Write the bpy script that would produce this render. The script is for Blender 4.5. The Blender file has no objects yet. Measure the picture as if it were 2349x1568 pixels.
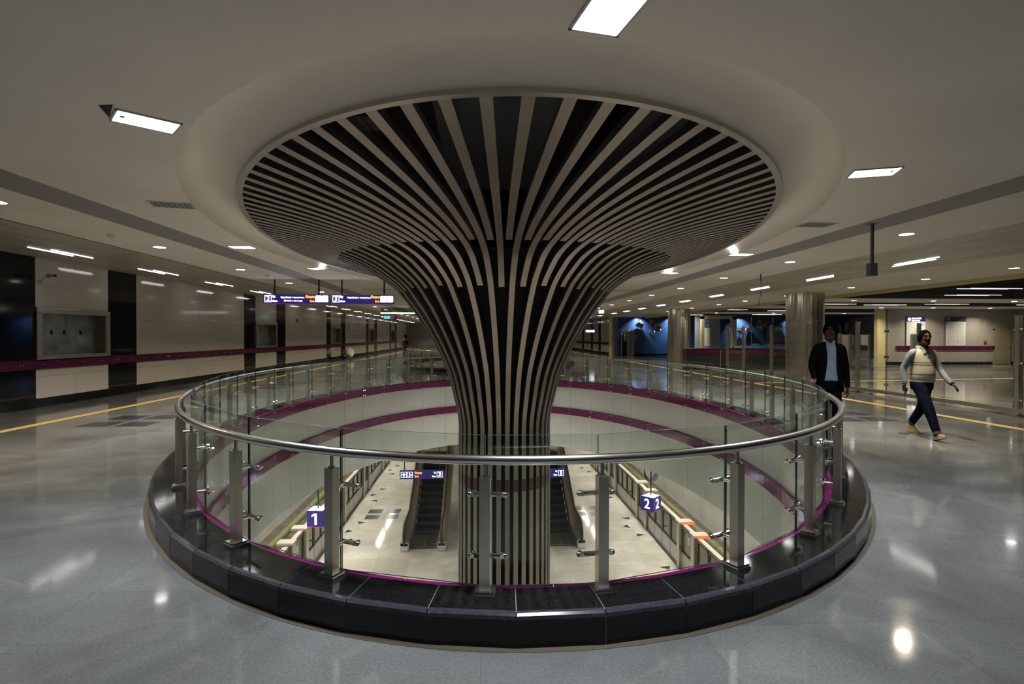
import bpy, math, random
from mathutils import Vector, Matrix
random.seed(7)
PI = math.pi; R = math.radians
S = bpy.context.scene
COL = S.collection

# ------------------------------------------------------------------ mesh builder
class MB:
    def __init__(s): s.v = []; s.f = []; s.m = []
    def add(s, vs, fs, m=0):
        o = len(s.v); s.v += [tuple(v) for v in vs]
        for f in fs: s.f.append([i + o for i in f]); s.m.append(m)
    def box(s, x0, x1, y0, y1, z0, z1, m=0, M=None):
        vs = [Vector((x, y, z)) for z in (z0, z1) for y in (y0, y1) for x in (x0, x1)]
        if M is not None: vs = [M @ v for v in vs]
        s.add(vs, [(0,2,3,1),(4,5,7,6),(0,1,5,4),(2,6,7,3),(0,4,6,2),(1,3,7,5)], m)
    def tube(s, pts, r, n=10, closed=False, caps=True, m=0, sx=1.0, up=None):
        pts = [Vector(p) for p in pts]; k = len(pts)
        rs = r if isinstance(r, (list, tuple)) else [r] * k
        vs = []; prev = None
        for i, p in enumerate(pts):
            a = pts[(i-1) % k] if (closed or i > 0) else p
            b = pts[(i+1) % k] if (closed or i < k-1) else p
            t = (b - a).normalized()
            if up is not None: u = Vector(up)
            elif prev is None: u = Vector((0,0,1)) if abs(t.z) < .9 else Vector((1,0,0))
            else: u = prev
            x = (u - t * u.dot(t)).normalized(); y = t.cross(x); prev = x
            for j in range(n):
                w = 2*PI*j/n
                vs.append(p + (x*math.cos(w)*sx + y*math.sin(w)) * rs[i])
        fs = []
        for i in range(k if closed else k-1):
            for j in range(n):
                a = i*n+j; b = i*n+(j+1) % n; c = ((i+1) % k)*n+(j+1) % n; d = ((i+1) % k)*n+j
                fs.append((a,b,c,d))
        if caps and not closed:
            fs.append(tuple(range(n))[::-1]); fs.append(tuple(range((k-1)*n, k*n)))
        s.add(vs, fs, m)
    def lathe(s, prof, n=24, c=(0,0,0), m=0, M=None):
        vs = []; fs = []
        for r_, z in prof:
            for j in range(n):
                w = 2*PI*j/n; v = Vector((c[0]+r_*math.cos(w), c[1]+r_*math.sin(w), c[2]+z))
                vs.append(M @ v if M is not None else v)
        for i in range(len(prof)-1):
            for j in range(n):
                fs.append((i*n+j, i*n+(j+1) % n, (i+1)*n+(j+1) % n, (i+1)*n+j))
        s.add(vs, fs, m)
    def rings(s, rings, m=0, caps=True):
        n = len(rings[0]); vs = [p for r_ in rings for p in r_]; fs = []
        for i in range(len(rings)-1):
            for j in range(n): fs.append((i*n+j, i*n+(j+1) % n, (i+1)*n+(j+1) % n, (i+1)*n+j))
        if caps: fs.append(tuple(range(n))[::-1]); fs.append(tuple(range((len(rings)-1)*n, len(rings)*n)))
        s.add(vs, fs, m)
    def ball(s, c, rx, ry=None, rz=None, n=14, k=9, m=0, M=None):
        ry = rx if ry is None else ry; rz = rx if rz is None else rz
        rr = []
        for i in range(k+1):
            a = -PI/2 + PI*i/k; a = max(-PI/2+.05, min(PI/2-.05, a))
            ring = []
            for j in range(n):
                v = Vector((c[0]+rx*math.cos(a)*math.cos(2*PI*j/n), c[1]+ry*math.cos(a)*math.sin(2*PI*j/n), c[2]+rz*math.sin(a)))
                ring.append(M @ v if M is not None else v)
            rr.append(ring)
        s.rings(rr, m)
    def poly(s, pts, m=0): s.add(pts, [tuple(range(len(pts)))], m)
    def prism(s, pts, d, m=0):
        n = len(pts); d = Vector(d); pts = [Vector(p) for p in pts]
        s.add(pts + [p + d for p in pts], [tuple(range(n))[::-1], tuple(range(n, 2*n))] + [(i, (i+1) % n, n+(i+1) % n, n+i) for i in range(n)], m)
    def mesh(s, name, mats, smooth=False):
        me = bpy.data.meshes.new(name); me.from_pydata(s.v, [], s.f)
        for m in (mats if isinstance(mats, (list, tuple)) else [mats]): me.materials.append(m)
        me.polygons.foreach_set('material_index', s.m)
        me.update()
        fix_normals(me)
        if smooth:
            me.polygons.foreach_set('use_smooth', [True]*len(me.polygons)); me.set_sharp_from_angle(angle=R(40))
        return me
    def build(s, name, mats, parent=None, smooth=False, bevel=0, loc=None, rotz=None):
        o = bpy.data.objects.new(name, s.mesh(name, mats, smooth)); COL.objects.link(o)
        if parent is not None: o.parent = parent
        if loc is not None: o.location = loc
        if rotz is not None: o.rotation_euler.z = rotz
        if bevel:
            b = o.modifiers.new('bevel', 'BEVEL'); b.width = bevel; b.segments = 2; b.limit_method = 'ANGLE'; b.angle_limit = R(50)
        return o

import bmesh
def fix_normals(me):
    bm = bmesh.new(); bm.from_mesh(me)
    bmesh.ops.recalc_face_normals(bm, faces=bm.faces); bm.to_mesh(me); bm.free()

def link(o, parent=None):
    COL.objects.link(o)
    if parent is not None: o.parent = parent
    return o
def tag(o, label, cat=None, group=None, kind=None):
    if label: o['label'] = label
    if cat: o['category'] = cat
    if group: o['group'] = group
    if kind: o['kind'] = kind
    return o
def thing(name, label, cat, loc=(0,0,0), rotz=0, group=None):
    o = bpy.data.objects.new(name, None); o.empty_display_size = .1; link(o)
    o.location = loc; o.rotation_euler.z = rotz
    return tag(o, label, cat, group)
def struct(o, label=None): return tag(o, label, None, None, 'structure')
def dup_tree(root, loc=None, rotz=None):
    def rec(o, par):
        c = o.copy(); COL.objects.link(c)
        if par is not None: c.parent = par
        for ch in [k for k in KIDS.get(o.name, [])]: rec(ch, c)
        return c
    KIDS = {}
    for o in list(COL.objects):
        if o.parent is not None: KIDS.setdefault(o.parent.name, []).append(o)
    r = rec(root, None)
    if loc is not None: r.location = loc
    if rotz is not None: r.rotation_euler.z = rotz
    return r
ORD = ['nearest','second','third','fourth','fifth','sixth','seventh','eighth','ninth','tenth','eleventh','twelfth','thirteenth','fourteenth','fifteenth','sixteenth','seventeenth','eighteenth','nineteenth','twentieth','twenty-first','twenty-second','twenty-third','twenty-fourth']

# ------------------------------------------------------------------ materials
def mat(name, col, rough=.5, metal=0, emit=None, estr=0, spec=.5, coat=0):
    m = bpy.data.materials.new(name); m.use_nodes = True
    p = m.node_tree.nodes['Principled BSDF']
    p.inputs['Base Color'].default_value = (*col, 1); p.inputs['Roughness'].default_value = rough
    p.inputs['Metallic'].default_value = metal; p.inputs['Specular IOR Level'].default_value = spec
    p.inputs['Coat Weight'].default_value = coat
    if emit: p.inputs['Emission Color'].default_value = (*emit, 1); p.inputs['Emission Strength'].default_value = estr
    return m
def nodes(m): return m.node_tree.nodes, m.node_tree.links, m.node_tree.nodes['Principled BSDF']
def noise_mix(m, c1, c2, scale=8, detail=6, lo=.35, hi=.65, vec=None, stretch=None, dist=0, bump=0, rough=None):
    """colour the surface by noise between two colours"""
    N, L, p = nodes(m)
    tc = N.new('ShaderNodeTexCoord'); src = tc.outputs['Object']
    if stretch:
        mp = N.new('ShaderNodeMapping'); mp.inputs['Scale'].default_value = stretch; L.new(src, mp.inputs['Vector']); src = mp.outputs['Vector']
    n = N.new('ShaderNodeTexNoise'); n.inputs['Scale'].default_value = scale; n.inputs['Detail'].default_value = detail; n.inputs['Distortion'].default_value = dist
    L.new(src, n.inputs['Vector'])
    r = N.new('ShaderNodeValToRGB'); r.color_ramp.elements[0].position = lo; r.color_ramp.elements[1].position = hi
    r.color_ramp.elements[0].color = (*c1, 1); r.color_ramp.elements[1].color = (*c2, 1)
    L.new(n.outputs['Fac'], r.inputs['Fac']); L.new(r.outputs['Color'], p.inputs['Base Color'])
    if rough:
        mr = N.new('ShaderNodeMapRange'); mr.inputs['To Min'].default_value = rough[0]; mr.inputs['To Max'].default_value = rough[1]
        L.new(n.outputs['Fac'], mr.inputs['Value']); L.new(mr.outputs['Result'], p.inputs['Roughness'])
    if bump:
        b = N.new('ShaderNodeBump'); b.inputs['Strength'].default_value = bump; b.inputs['Distance'].default_value = .01
        L.new(n.outputs['Fac'], b.inputs['Height']); L.new(b.outputs['Normal'], p.inputs['Normal'])
    return r

def floor_material(name, base, tile=(1.2, .6), rough=.065, dark=.62, fine=1.0):
    m = mat(name, base, rough, spec=.32); N, L, p = nodes(m)
    tc = N.new('ShaderNodeTexCoord')
    n1 = N.new('ShaderNodeTexNoise'); n1.inputs['Scale'].default_value = 60; n1.inputs['Detail'].default_value = 4
    n2 = N.new('ShaderNodeTexNoise'); n2.inputs['Scale'].default_value = .55; n2.inputs['Detail'].default_value = 7; n2.inputs['Distortion'].default_value = 1.2
    n3 = N.new('ShaderNodeTexNoise'); n3.inputs['Scale'].default_value = 1.3; n3.inputs['Detail'].default_value = 9; n3.inputs['Distortion'].default_value = 2.5
    for n in (n1, n2, n3): L.new(tc.outputs['Object'], n.inputs['Vector'])
    br = N.new('ShaderNodeTexBrick'); br.inputs['Scale'].default_value = 1; br.inputs['Brick Width'].default_value = tile[0]; br.inputs['Row Height'].default_value = tile[1]
    br.inputs['Mortar Size'].default_value = .003; br.offset = 0
    br.inputs['Color1'].default_value = (1,1,1,1); br.inputs['Color2'].default_value = (.83,.83,.84,1); br.inputs['Mortar'].default_value = (.72,.72,.72,1)
    L.new(tc.outputs['Object'], br.inputs['Vector'])
    def ramp(n, c1, c2, a, b):
        r = N.new('ShaderNodeValToRGB'); r.color_ramp.elements[0].position = a; r.color_ramp.elements[1].position = b
        r.color_ramp.elements[0].color = (*c1,1); r.color_ramp.elements[1].color = (*c2,1); L.new(n.outputs['Fac'], r.inputs['Fac']); return r
    d = Vector(base)
    r2 = ramp(n2, tuple(d*dark), tuple(d*1.15), .35, .68)
    r1 = ramp(n1, (.82,)*3, (1.12,)*3, .3, .7)
    r3 = ramp(n3, (1,1,1), (1.22,1.2,1.12), .58, .7)
    def mul(a, b):
        x = N.new('ShaderNodeMix'); x.data_type = 'RGBA'; x.blend_type = 'MULTIPLY'; x.inputs['Factor'].default_value = 1; x.clamp_result = False
        L.new(a, x.inputs['A']); L.new(b, x.inputs['B']); return x.outputs['Result']
    c = mul(mul(mul(r2.outputs['Color'], r1.outputs['Color']), r3.outputs['Color']), br.outputs['Color'])
    L.new(c, p.inputs['Base Color'])
    mr = N.new('ShaderNodeMapRange'); mr.inputs['From Min'].default_value = .3; mr.inputs['From Max'].default_value = .75
    mr.inputs['To Min'].default_value = rough*.75; mr.inputs['To Max'].default_value = rough*1.9
    L.new(n3.outputs['Fac'], mr.inputs['Value']); L.new(mr.outputs['Result'], p.inputs['Roughness'])
    return m

def panel_material(name, c1, c2, joint, bw, rh, rough=.18, offs=.5):
    """stone cladding on a wall that runs along Y: joints from object Y and Z"""
    m = mat(name, c1, rough); N, L, p = nodes(m)
    tc = N.new('ShaderNodeTexCoord'); sp = N.new('ShaderNodeSeparateXYZ'); cb = N.new('ShaderNodeCombineXYZ')
    ad = N.new('ShaderNodeMath'); ad.operation = 'ADD'
    L.new(tc.outputs['Object'], sp.inputs[0]); L.new(sp.outputs['X'], ad.inputs[0]); L.new(sp.outputs['Y'], ad.inputs[1])
    L.new(ad.outputs[0], cb.inputs['X']); L.new(sp.outputs['Z'], cb.inputs['Y'])
    br = N.new('ShaderNodeTexBrick'); br.inputs['Scale'].default_value = 1; br.inputs['Brick Width'].default_value = bw; br.inputs['Row Height'].default_value = rh
    br.inputs['Mortar Size'].default_value = .004; br.offset = offs
    br.inputs['Color1'].default_value = (*c1,1); br.inputs['Color2'].default_value = (*c2,1); br.inputs['Mortar'].default_value = (*joint,1)
    L.new(cb.outputs[0], br.inputs['Vector'])
    n = N.new('ShaderNodeTexNoise'); n.inputs['Scale'].default_value = 25; n.inputs['Detail'].default_value = 6
    L.new(tc.outputs['Object'], n.inputs['Vector'])
    mr = N.new('ShaderNodeMapRange'); mr.inputs['To Min'].default_value = .82; mr.inputs['To Max'].default_value = 1.12
    L.new(n.outputs['Fac'], mr.inputs['Value'])
    x = N.new('ShaderNodeMix'); x.data_type = 'RGBA'; x.blend_type = 'MULTIPLY'; x.inputs['Factor'].default_value = 1
    L.new(br.outputs['Color'], x.inputs['A']); L.new(mr.outputs['Result'], x.inputs['B']); L.new(x.outputs['Result'], p.inputs['Base Color'])
    return m

def glass_material(name, tint, refl=1.0, rough=.0):
    m = bpy.data.materials.new(name); m.use_nodes = True; N = m.node_tree.nodes; L = m.node_tree.links
    N.clear(); out = N.new('ShaderNodeOutputMaterial'); mx = N.new('ShaderNodeMixShader'); t = N.new('ShaderNodeBsdfTransparent'); g = N.new('ShaderNodeBsdfGlossy')
    t.inputs['Color'].default_value = (*tint, 1); g.inputs['Roughness'].default_value = rough; g.inputs['Color'].default_value = (.95,1,.97,1)
    lw = N.new('ShaderNodeLayerWeight'); pw = N.new('ShaderNodeMath'); pw.operation = 'POWER'; pw.inputs[1].default_value = 5
    mu = N.new('ShaderNodeMath'); mu.operation = 'MULTIPLY_ADD'; mu.inputs[1].default_value = .8*refl; mu.inputs[2].default_value = .035*refl
    L.new(lw.outputs['Facing'], pw.inputs[0]); L.new(pw.outputs[0], mu.inputs[0]); L.new(mu.outputs[0], mx.inputs['Fac']); L.new(t.outputs[0], mx.inputs[1]); L.new(g.outputs[0], mx.inputs[2]); L.new(mx.outputs[0], out.inputs['Surface'])
    return m

def brushed(name, col, rough=.32, stretch=(2,2,60), var=.14):
    m = mat(name, col, rough, 1); N, L, p = nodes(m)
    tc = N.new('ShaderNodeTexCoord'); mp = N.new('ShaderNodeMapping'); mp.inputs['Scale'].default_value = stretch; L.new(tc.outputs['Object'], mp.inputs['Vector'])
    n = N.new('ShaderNodeTexNoise'); n.inputs['Scale'].default_value = 1; n.inputs['Detail'].default_value = 5; L.new(mp.outputs['Vector'], n.inputs['Vector'])
    mr = N.new('ShaderNodeMapRange'); mr.inputs['To Min'].default_value = rough-var*.6; mr.inputs['To Max'].default_value = rough+var
    L.new(n.outputs['Fac'], mr.inputs['Value']); L.new(mr.outputs['Result'], p.inputs['Roughness'])
    m2 = N.new('ShaderNodeMapRange'); m2.inputs['To Min'].default_value = .8; m2.inputs['To Max'].default_value = 1.1; L.new(n.outputs['Fac'], m2.inputs['Value'])
    x = N.new('ShaderNodeMix'); x.data_type = 'RGBA'; x.blend_type = 'MULTIPLY'; x.inputs['Factor'].default_value = 1; x.inputs['A'].default_value = (*col,1)
    L.new(m2.outputs['Result'], x.inputs['B']); L.new(x.outputs['Result'], p.inputs['Base Color'])
    return m

M_floor = floor_material('concourse_granite', (.16,.165,.165))
M_pfloor = floor_material('platform_granite', (.46,.43,.38), (1.2,1.2), .055, .88)
M_inlay = mat('dark_inlay', (.03,.033,.04), .2, spec=.15); noise_mix(M_inlay, (.018,.02,.026), (.042,.046,.056), 50)
M_yellow = mat('tactile_yellow', (.62,.43,.12), .45); noise_mix(M_yellow, (.5,.34,.09), (.66,.47,.15), 14)
M_mortar = mat('mortar', (.05,.041,.027), .8)
M_white = mat('ceiling_paint', (.76,.72,.64), .8); noise_mix(M_white, (.73,.69,.61), (.79,.75,.67), .7)
M_band = mat('ceiling_band', (.27,.26,.24), .6)
M_metal = mat('ceiling_panel_metal', (.50,.475,.41), .42); noise_mix(M_metal, (.36,.34,.29), (.56,.53,.46), 1.4, 5, .3, .7, stretch=(2.5,.6,1))
M_louver = mat('louver_dark', (.05,.048,.045), .5)
M_yelpaint_wash = mat('yellow_paint_and_wash', (.62,.54,.30), .7)  # own paint on the wall ends, painted-in lamp wash on the ceiling downstand
M_black = mat('black_granite', (.008,.008,.009), .07, spec=.35); noise_mix(M_black, (.004,.004,.0045), (.010,.010,.011), 70)
M_grout = mat('grout', (.16,.15,.14), .8)
M_nose = mat('kerb_nosing', (.03,.03,.036), .16); noise_mix(M_nose, (.024,.024,.03), (.036,.036,.045), 40)
M_void = mat('cavity_black', (.012,.012,.013), .85)
M_core = mat('column_core', (.01,.01,.009), .7, spec=.1); noise_mix(M_core, (.004,.004,.004), (.016,.015,.013), 3, 3, .4, .6, stretch=(14,14,.4))
M_rib = brushed('brushed_steel_rib', (.27,.25,.226), .38, (1.2,1.2,1.2), .12)
M_ringsteel = mat('ring_trim_steel', (.33,.32,.30), .35, 1)
M_steel = brushed('satin_steel', (.56,.53,.46), .30, (30,30,3), .10)
M_rail = brushed('polished_steel', (.72,.70,.68), .22, (4,4,40), .05)
M_bright = mat('bright_steel', (.75,.74,.72), .16, 1)
M_purple = mat('purple_glass', (.18,.007,.105), .12); noise_mix(M_purple, (.165,.006,.095), (.195,.009,.115), 2)
M_maroon = mat('maroon_rail', (.075,.005,.036), .2); noise_mix(M_maroon, (.066,.004,.032), (.085,.007,.042), 2)
M_maroonfilm = mat('maroon_film', (.05,.014,.016), .3)
M_drum = mat('white_glass_cladding', (.76,.79,.71), .12, spec=.5); noise_mix(M_drum, (.80,.84,.76), (.86,.88,.82), 1.2)
M_joint = mat('joint_dark', (.18,.19,.17), .7)
M_glass = glass_material('balustrade_glass', (.918,.962,.936), .9)
M_gedge = mat('glass_edge', (.02,.05,.042), .2)
M_clear = glass_material('barrier_glass', (.965,.975,.968), .9)
M_clear2 = glass_material('screen_door_glass', (.62,.64,.58), 1.0)
M_wall = panel_material('granite_cladding', (.53,.495,.445), (.50,.465,.42), (.24,.22,.19), 1.7, .68, .09)
M_wall2 = panel_material('granite_cladding_far', (.36,.34,.33), (.33,.315,.31), (.18,.17,.17), 1.2, .62, .2)
M_niche = mat('niche_stone', (.26,.28,.31), .4); noise_mix(M_niche, (.17,.19,.22), (.36,.38,.40), 2.5, 8, .35, .7, dist=1)
M_rust = mat('niche_side', (.22,.18,.13), .5)
M_blue = panel_material('blue_cladding', (.028,.065,.17), (.04,.09,.22), (.02,.05,.13), .9, .45, .3)
M_white_glow = mat('lamp_diffuser', (.9,.9,.9), .5, emit=(1,.97,.93), estr=14)
M_lampcool = mat('lamp_diffuser_cool', (.9,.9,.9), .5, emit=(.92,.98,1), estr=16)
M_tube = mat('lamp_tube', (.9,.9,.9), .5, emit=(1,.97,.92), estr=9)
M_tubedim = mat('lamp_tube_dim', (.9,.9,.9), .5, emit=(1,.93,.85), estr=2.2)
M_tubep = mat('platform_tube', (.9,.9,.9), .5, emit=(1,.97,.93), estr=22)
M_frame = mat('lamp_frame', (.55,.56,.54), .5)
M_paintgrey = mat('grey_paint', (.12,.125,.13), .55)
M_blackmetal = mat('black_metal', (.012,.012,.014), .45)
M_rubber = mat('black_rubber', (.012,.012,.013), .35)
M_signblue = mat('sign_face_blue', (.012,.010,.085), .35, emit=(.02,.015,.16), estr=.55)
M_signblue_dim = mat('sign_face_dim', (.02,.018,.09), .35, emit=(.02,.015,.12), estr=.3)
M_signwhite = mat('sign_white', (.9,.9,.95), .5, emit=(.9,.93,1), estr=4)
M_signorange = mat('sign_orange', (.9,.35,.02), .5, emit=(1,.33,.02), estr=1.5)
M_signteal = mat('sign_teal', (.1,.5,.5), .5, emit=(.12,.55,.5), estr=1.0)
M_signred = mat('sign_red', (.5,.02,.1), .4, emit=(.5,.02,.12), estr=.4)
M_ceilp = mat('platform_ceiling', (.75,.66,.60), .7)
M_tunnel = mat('tunnel_wall', (.50,.49,.46), .3); noise_mix(M_tunnel, (.44,.43,.40), (.55,.54,.51), 1)
M_track = mat('trackbed', (.13,.105,.075), .8); noise_mix(M_track, (.09,.07,.05), (.18,.15,.11), 3)
M_pipe = mat('olive_pipe', (.19,.19,.085), .45)
M_psd = mat('psd_panel', (.50,.50,.50), .35, .6)
M_psdframe = mat('psd_frame', (.10,.095,.085), .4, .5)
M_cap = mat('psd_cap', (.36,.32,.28), .4, .2)
M_redlamp = mat('red_lamp', (.6,.05,.02), .4, emit=(1,.06,.015), estr=2.2)
M_tread = mat('step_tread', (.045,.042,.035), .5, .5); noise_mix(M_tread, (.06,.055,.046), (.12,.11,.09), 60)
M_riser = mat('step_riser', (.012,.012,.011), .5, .4)
M_stepyellow = mat('step_yellow', (.42,.30,.05), .5)
M_escskirt = mat('escalator_steel', (.58,.56,.48), .33, 1)
M_art = mat('wall_art_metal', (.62,.54,.40), .33, 1)
M_counter = mat('counter_black', (.022,.02,.02), .2)
M_doorw = mat('door_grey', (.42,.40,.37), .5)
M_doortan = mat('door_tan', (.30,.26,.17), .5)
M_poster = mat('poster_white', (.60,.62,.64), .4)
M_posterink = mat('poster_ink', (.30,.31,.33), .6)
M_headdim = mat('poster_header', (.03,.03,.10), .4)
M_sack = mat('white_sack', (.75,.70,.58), .8)
M_red = mat('red_plastic', (.45,.02,.02), .4)

def vignette_none(): pass

# ------------------------------------------------------------------ camera
CAM_H = 1.6; FPX = 1280.0
yaw, pitch, roll = R(3.154), R(-.601), R(.096)
fw = Vector((math.sin(yaw)*math.cos(pitch), math.cos(yaw)*math.cos(pitch), math.sin(pitch)))
rr = Vector((math.cos(yaw), -math.sin(yaw), 0)); uu = rr.cross(fw)
r_ = rr*math.cos(roll) + uu*math.sin(roll); u_ = -rr*math.sin(roll) + uu*math.cos(roll)
cd = bpy.data.cameras.new('camera'); cam = bpy.data.objects.new('camera', cd); COL.objects.link(cam)
Mx = Matrix((r_, u_, -fw)).transposed().to_4x4(); Mx.translation = (0, 0, CAM_H); cam.matrix_world = Mx
cd.sensor_width = 36; cd.sensor_fit = 'HORIZONTAL'; cd.lens = 36*FPX/2349; cd.clip_start = .05; cd.clip_end = 300
S.camera = cam

# ------------------------------------------------------------------ oval geometry of the atrium
CX, CY, ROT = .454, 10.937, R(-1.252)
DY2 = 21.0                                   # the next atrium further down the concourse
def E(a, b, t, z=0.0, dy=0.0):
    x, y = a*math.cos(t), b*math.sin(t)
    return Vector((CX + x*math.cos(ROT) - y*math.sin(ROT), CY + dy + x*math.sin(ROT) + y*math.cos(ROT), z))
def arc_params(a, b, start, step_list):
    """walk along the oval from parameter start by arc lengths"""
    n = 7200; ts = [start + 2*PI*i/n for i in range(n+1)]
    ps = [E(a, b, t) for t in ts]; cum = [0]
    for i in range(n): cum.append(cum[-1] + (ps[i+1]-ps[i]).length)
    tot = cum[-1]; out = []; i = 0
    for sl in step_list:
        while i < n and cum[i+1] < sl: i += 1
        out.append(ts[i] + (ts[i+1]-ts[i])*(sl-cum[i])/max(1e-9, cum[i+1]-cum[i]) if i < n else ts[-1])
    return out, tot
def oval(a, b, n=120, z=0, dy=0): return [E(a, b, -PI/2 + 2*PI*i/n, z, dy) for i in range(n)]

ZC = 3.2; ZP = -6.0; ZPC = -1.96; XW = -9.8

# flat regions with oval holes, filled with triangles
def flat(name, outline, holes, z, m, thick=0):
    bm = bmesh.new(); edges = []
    for lp in [outline] + holes:
        vs = [bm.verts.new((p[0], p[1], z)) for p in lp]
        for i in range(len(vs)): edges.append(bm.edges.new((vs[i], vs[(i+1) % len(vs)])))
    bmesh.ops.triangle_fill(bm, use_beauty=True, use_dissolve=False, edges=edges)
    me = bpy.data.meshes.new(name); bm.to_mesh(me); bm.free(); me.materials.append(m)
    o = bpy.data.objects.new(name, me); return link(o)
def rect(x0, x1, y0, y1): return [(x0,y0),(x1,y0),(x1,y1),(x0,y1)]
YB, YF, XR = -7.0, 76.0, 31.0

fl = flat('floor', rect(XW, XR, YB, YF), [oval(4.5,7.86), oval(4.5,7.86,dy=DY2)], 0, M_floor); struct(fl, 'polished grey granite concourse floor')
# inlays and tactile lines are thin surface layers of the floor
mb = MB()
def inlay(x0, x1, y0, y1, z=.0015): mb.poly([(x0,y0,z),(x1,y0,z),(x1,y1,z),(x0,y1,z)])
for k in range(-1, 6):
    yb = 10.15 + 7.1*k
    for sx in (-1, 1):
        xb = -7.12 if sx < 0 else 6.75
        for i in range(2):
            for j in range(2): inlay(xb+i*.66, xb+i*.66+.54, yb+j*.86, yb+j*.86+.54)
for (x0, y0) in [(15,20),(17.5,22.5),(14,24.5),(19,25.5),(22,21),(20,28),(24,25),(16,14),(19,17)]:
    inlay(x0, x0+.6, y0, y0+.6); inlay(x0+.7, x0+1.3, y0, y0+.6)
struct(mb.build('floor_inlay', M_inlay), 'dark square tiles set in the concourse floor')
for nm, x, lab in (('trim_1', -7.95, 'yellow tactile strip along the left wall side of the floor'), ('trim_2', 9.35, 'yellow tactile strip beside the glass barrier on the right')):
    mb = MB(); mb.poly([(x-.1,YB,.003),(x+.1,YB,.003),(x+.1,YF,.003),(x-.1,YF,.003)])
    if nm == 'trim_2': mb.poly([(x+.1,18.6,.003),(x+12,20.5,.003),(x+12,20.7,.003),(x+.1,18.8,.003)])
    struct(mb.build(nm, M_yellow), lab)
mb = MB(); n = 168
for i in range(n):
    t0, t1 = 2*PI*i/n, 2*PI*(i+1)/n
    for dy in (0, DY2): mb.poly([E(4.77,8.09,t0,.002,dy), E(4.82,8.145,t0,.002,dy), E(4.82,8.145,t1,.002,dy), E(4.77,8.09,t1,.002,dy)])
mb.poly([(10.72,YB,.002),(10.77,YB,.002),(10.77,28,.002),(10.72,28,.002)]); struct(mb.build('trim_3', M_mortar), 'thin brown joint in the floor around the kerb')

# ------------------------------------------------------------------ ceiling
ARM, BRM = 4.485, 7.98
ceil_parts = []
YC = 44.0
cen = flat('ceiling', rect(-4.62, 5.36, YB, YF), [oval(ARM,BRM), oval(ARM,BRM,dy=DY2)], ZC, M_white); struct(cen, 'flat cream ceiling around the two oval openings')
mb = MB(); mb.poly([(-5.2,YB,ZC),(-4.62,YB,ZC),(-4.62,YF,ZC),(-5.2,YF,ZC)]); mb.poly([(5.36,YB,ZC),(5.94,YB,ZC),(5.94,YF,ZC),(5.36,YF,ZC)])
struct(mb.build('ceiling_band', M_band), 'grey strips in the cream ceiling')
mb = MB(); mb.poly([(-6.6,YB,ZC),(-5.2,YB,ZC),(-5.2,YF,ZC),(-6.6,YF,ZC)]); mb.poly([(5.94,YB,ZC),(7.55,YB,ZC),(7.55,YF,ZC),(5.94,YF,ZC)])
mb.poly([(10.3,YB,ZC),(13.6,YB,ZC),(13.6,45.5,ZC),(10.3,45.5,ZC)])
mb.box(-6.6,-6.57,YB,YF,ZC,ZC+.14); md = MB(); md.box(13.6,13.66,YB,45.5,ZC-.12,ZC+.24); struct(md.build('trim_6', M_yelpaint_wash), 'downstand edge between cream ceiling and louvers, yellow downlight wash in its colour')  # yellow glow of the nearby downlights is put into the downstand's colour
struct(mb.build('ceiling_strip', M_white), 'cream ceiling strips that carry the downlights')
mb = MB(); mb.poly([(XW,YB,3.32),(-6.6,YB,3.32),(-6.6,YF,3.32),(XW,YF,3.32)]); mb.poly([(7.55,YB,ZC),(10.3,YB,ZC),(10.3,YF,ZC),(7.55,YF,ZC)])
struct(mb.build('ceiling_metal', M_metal), 'beige metal panel ceiling over both walkways')
# right-hand cross hall: dark louvers alternate with cream strips
mb = MB(); mw = MB()
for (y0, y1, dk) in [(YB,22.6,1),(22.6,25.2,0),(25.2,28.2,1),(28.2,31.0,0),(31.0,36,1),(36,38.5,0),(38.5,45.5,1)]:
    if dk:
        x = 13.6
        mb.poly([(13.6,y0,ZC+.24),(XR,y0,ZC+.24),(XR,y1,ZC+.24),(13.6,y1,ZC+.24)])
        yy = y0 + .1
        while yy < y1:
            if yy > 6: mb.box(13.6, XR, yy, yy+.03, ZC+.02, ZC+.2)
            yy += .32
    else: mw.box(13.6, XR, y0, y1, ZC, ZC+.24)
struct(mb.build('ceiling_louver', M_louver), 'dark louvered ceiling of the cross hall'); struct(mw.build('ceiling_cross', M_white), 'cream ceiling strips of the cross hall')
# recess around each oval
def recess(dy, nm, lab):
    mb = MB(); n = 160
    prof = [(ARM-(ARM-3.95)*f_, BRM-(BRM-7.35)*f_, ZC+z_) for f_, z_ in ((0,0),(.03,.05),(.09,.11),(.18,.155),(.3,.18),(.43,.185),(.56,.165),(.7,.125),(.84,.07),(.94,.025),(1,-.005))] + [(3.93,7.33,ZC-.03),(3.93,7.33,ZC+.3)]
    vs = [E(a,b,2*PI*i/n,z,dy) for a,b,z in prof for i in range(n)]
    mb.add(vs, [(k*n+i, k*n+(i+1) % n, (k+1)*n+(i+1) % n, (k+1)*n+i) for k in range(len(prof)-1) for i in range(n)])
    struct(mb.build(nm, M_white, smooth=True), lab)
recess(0, 'ceiling_recess', 'oval recessed cream ceiling round the flared column'); recess(DY2, 'ceiling_recess', 'oval recessed cream ceiling of the farther opening')
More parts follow.
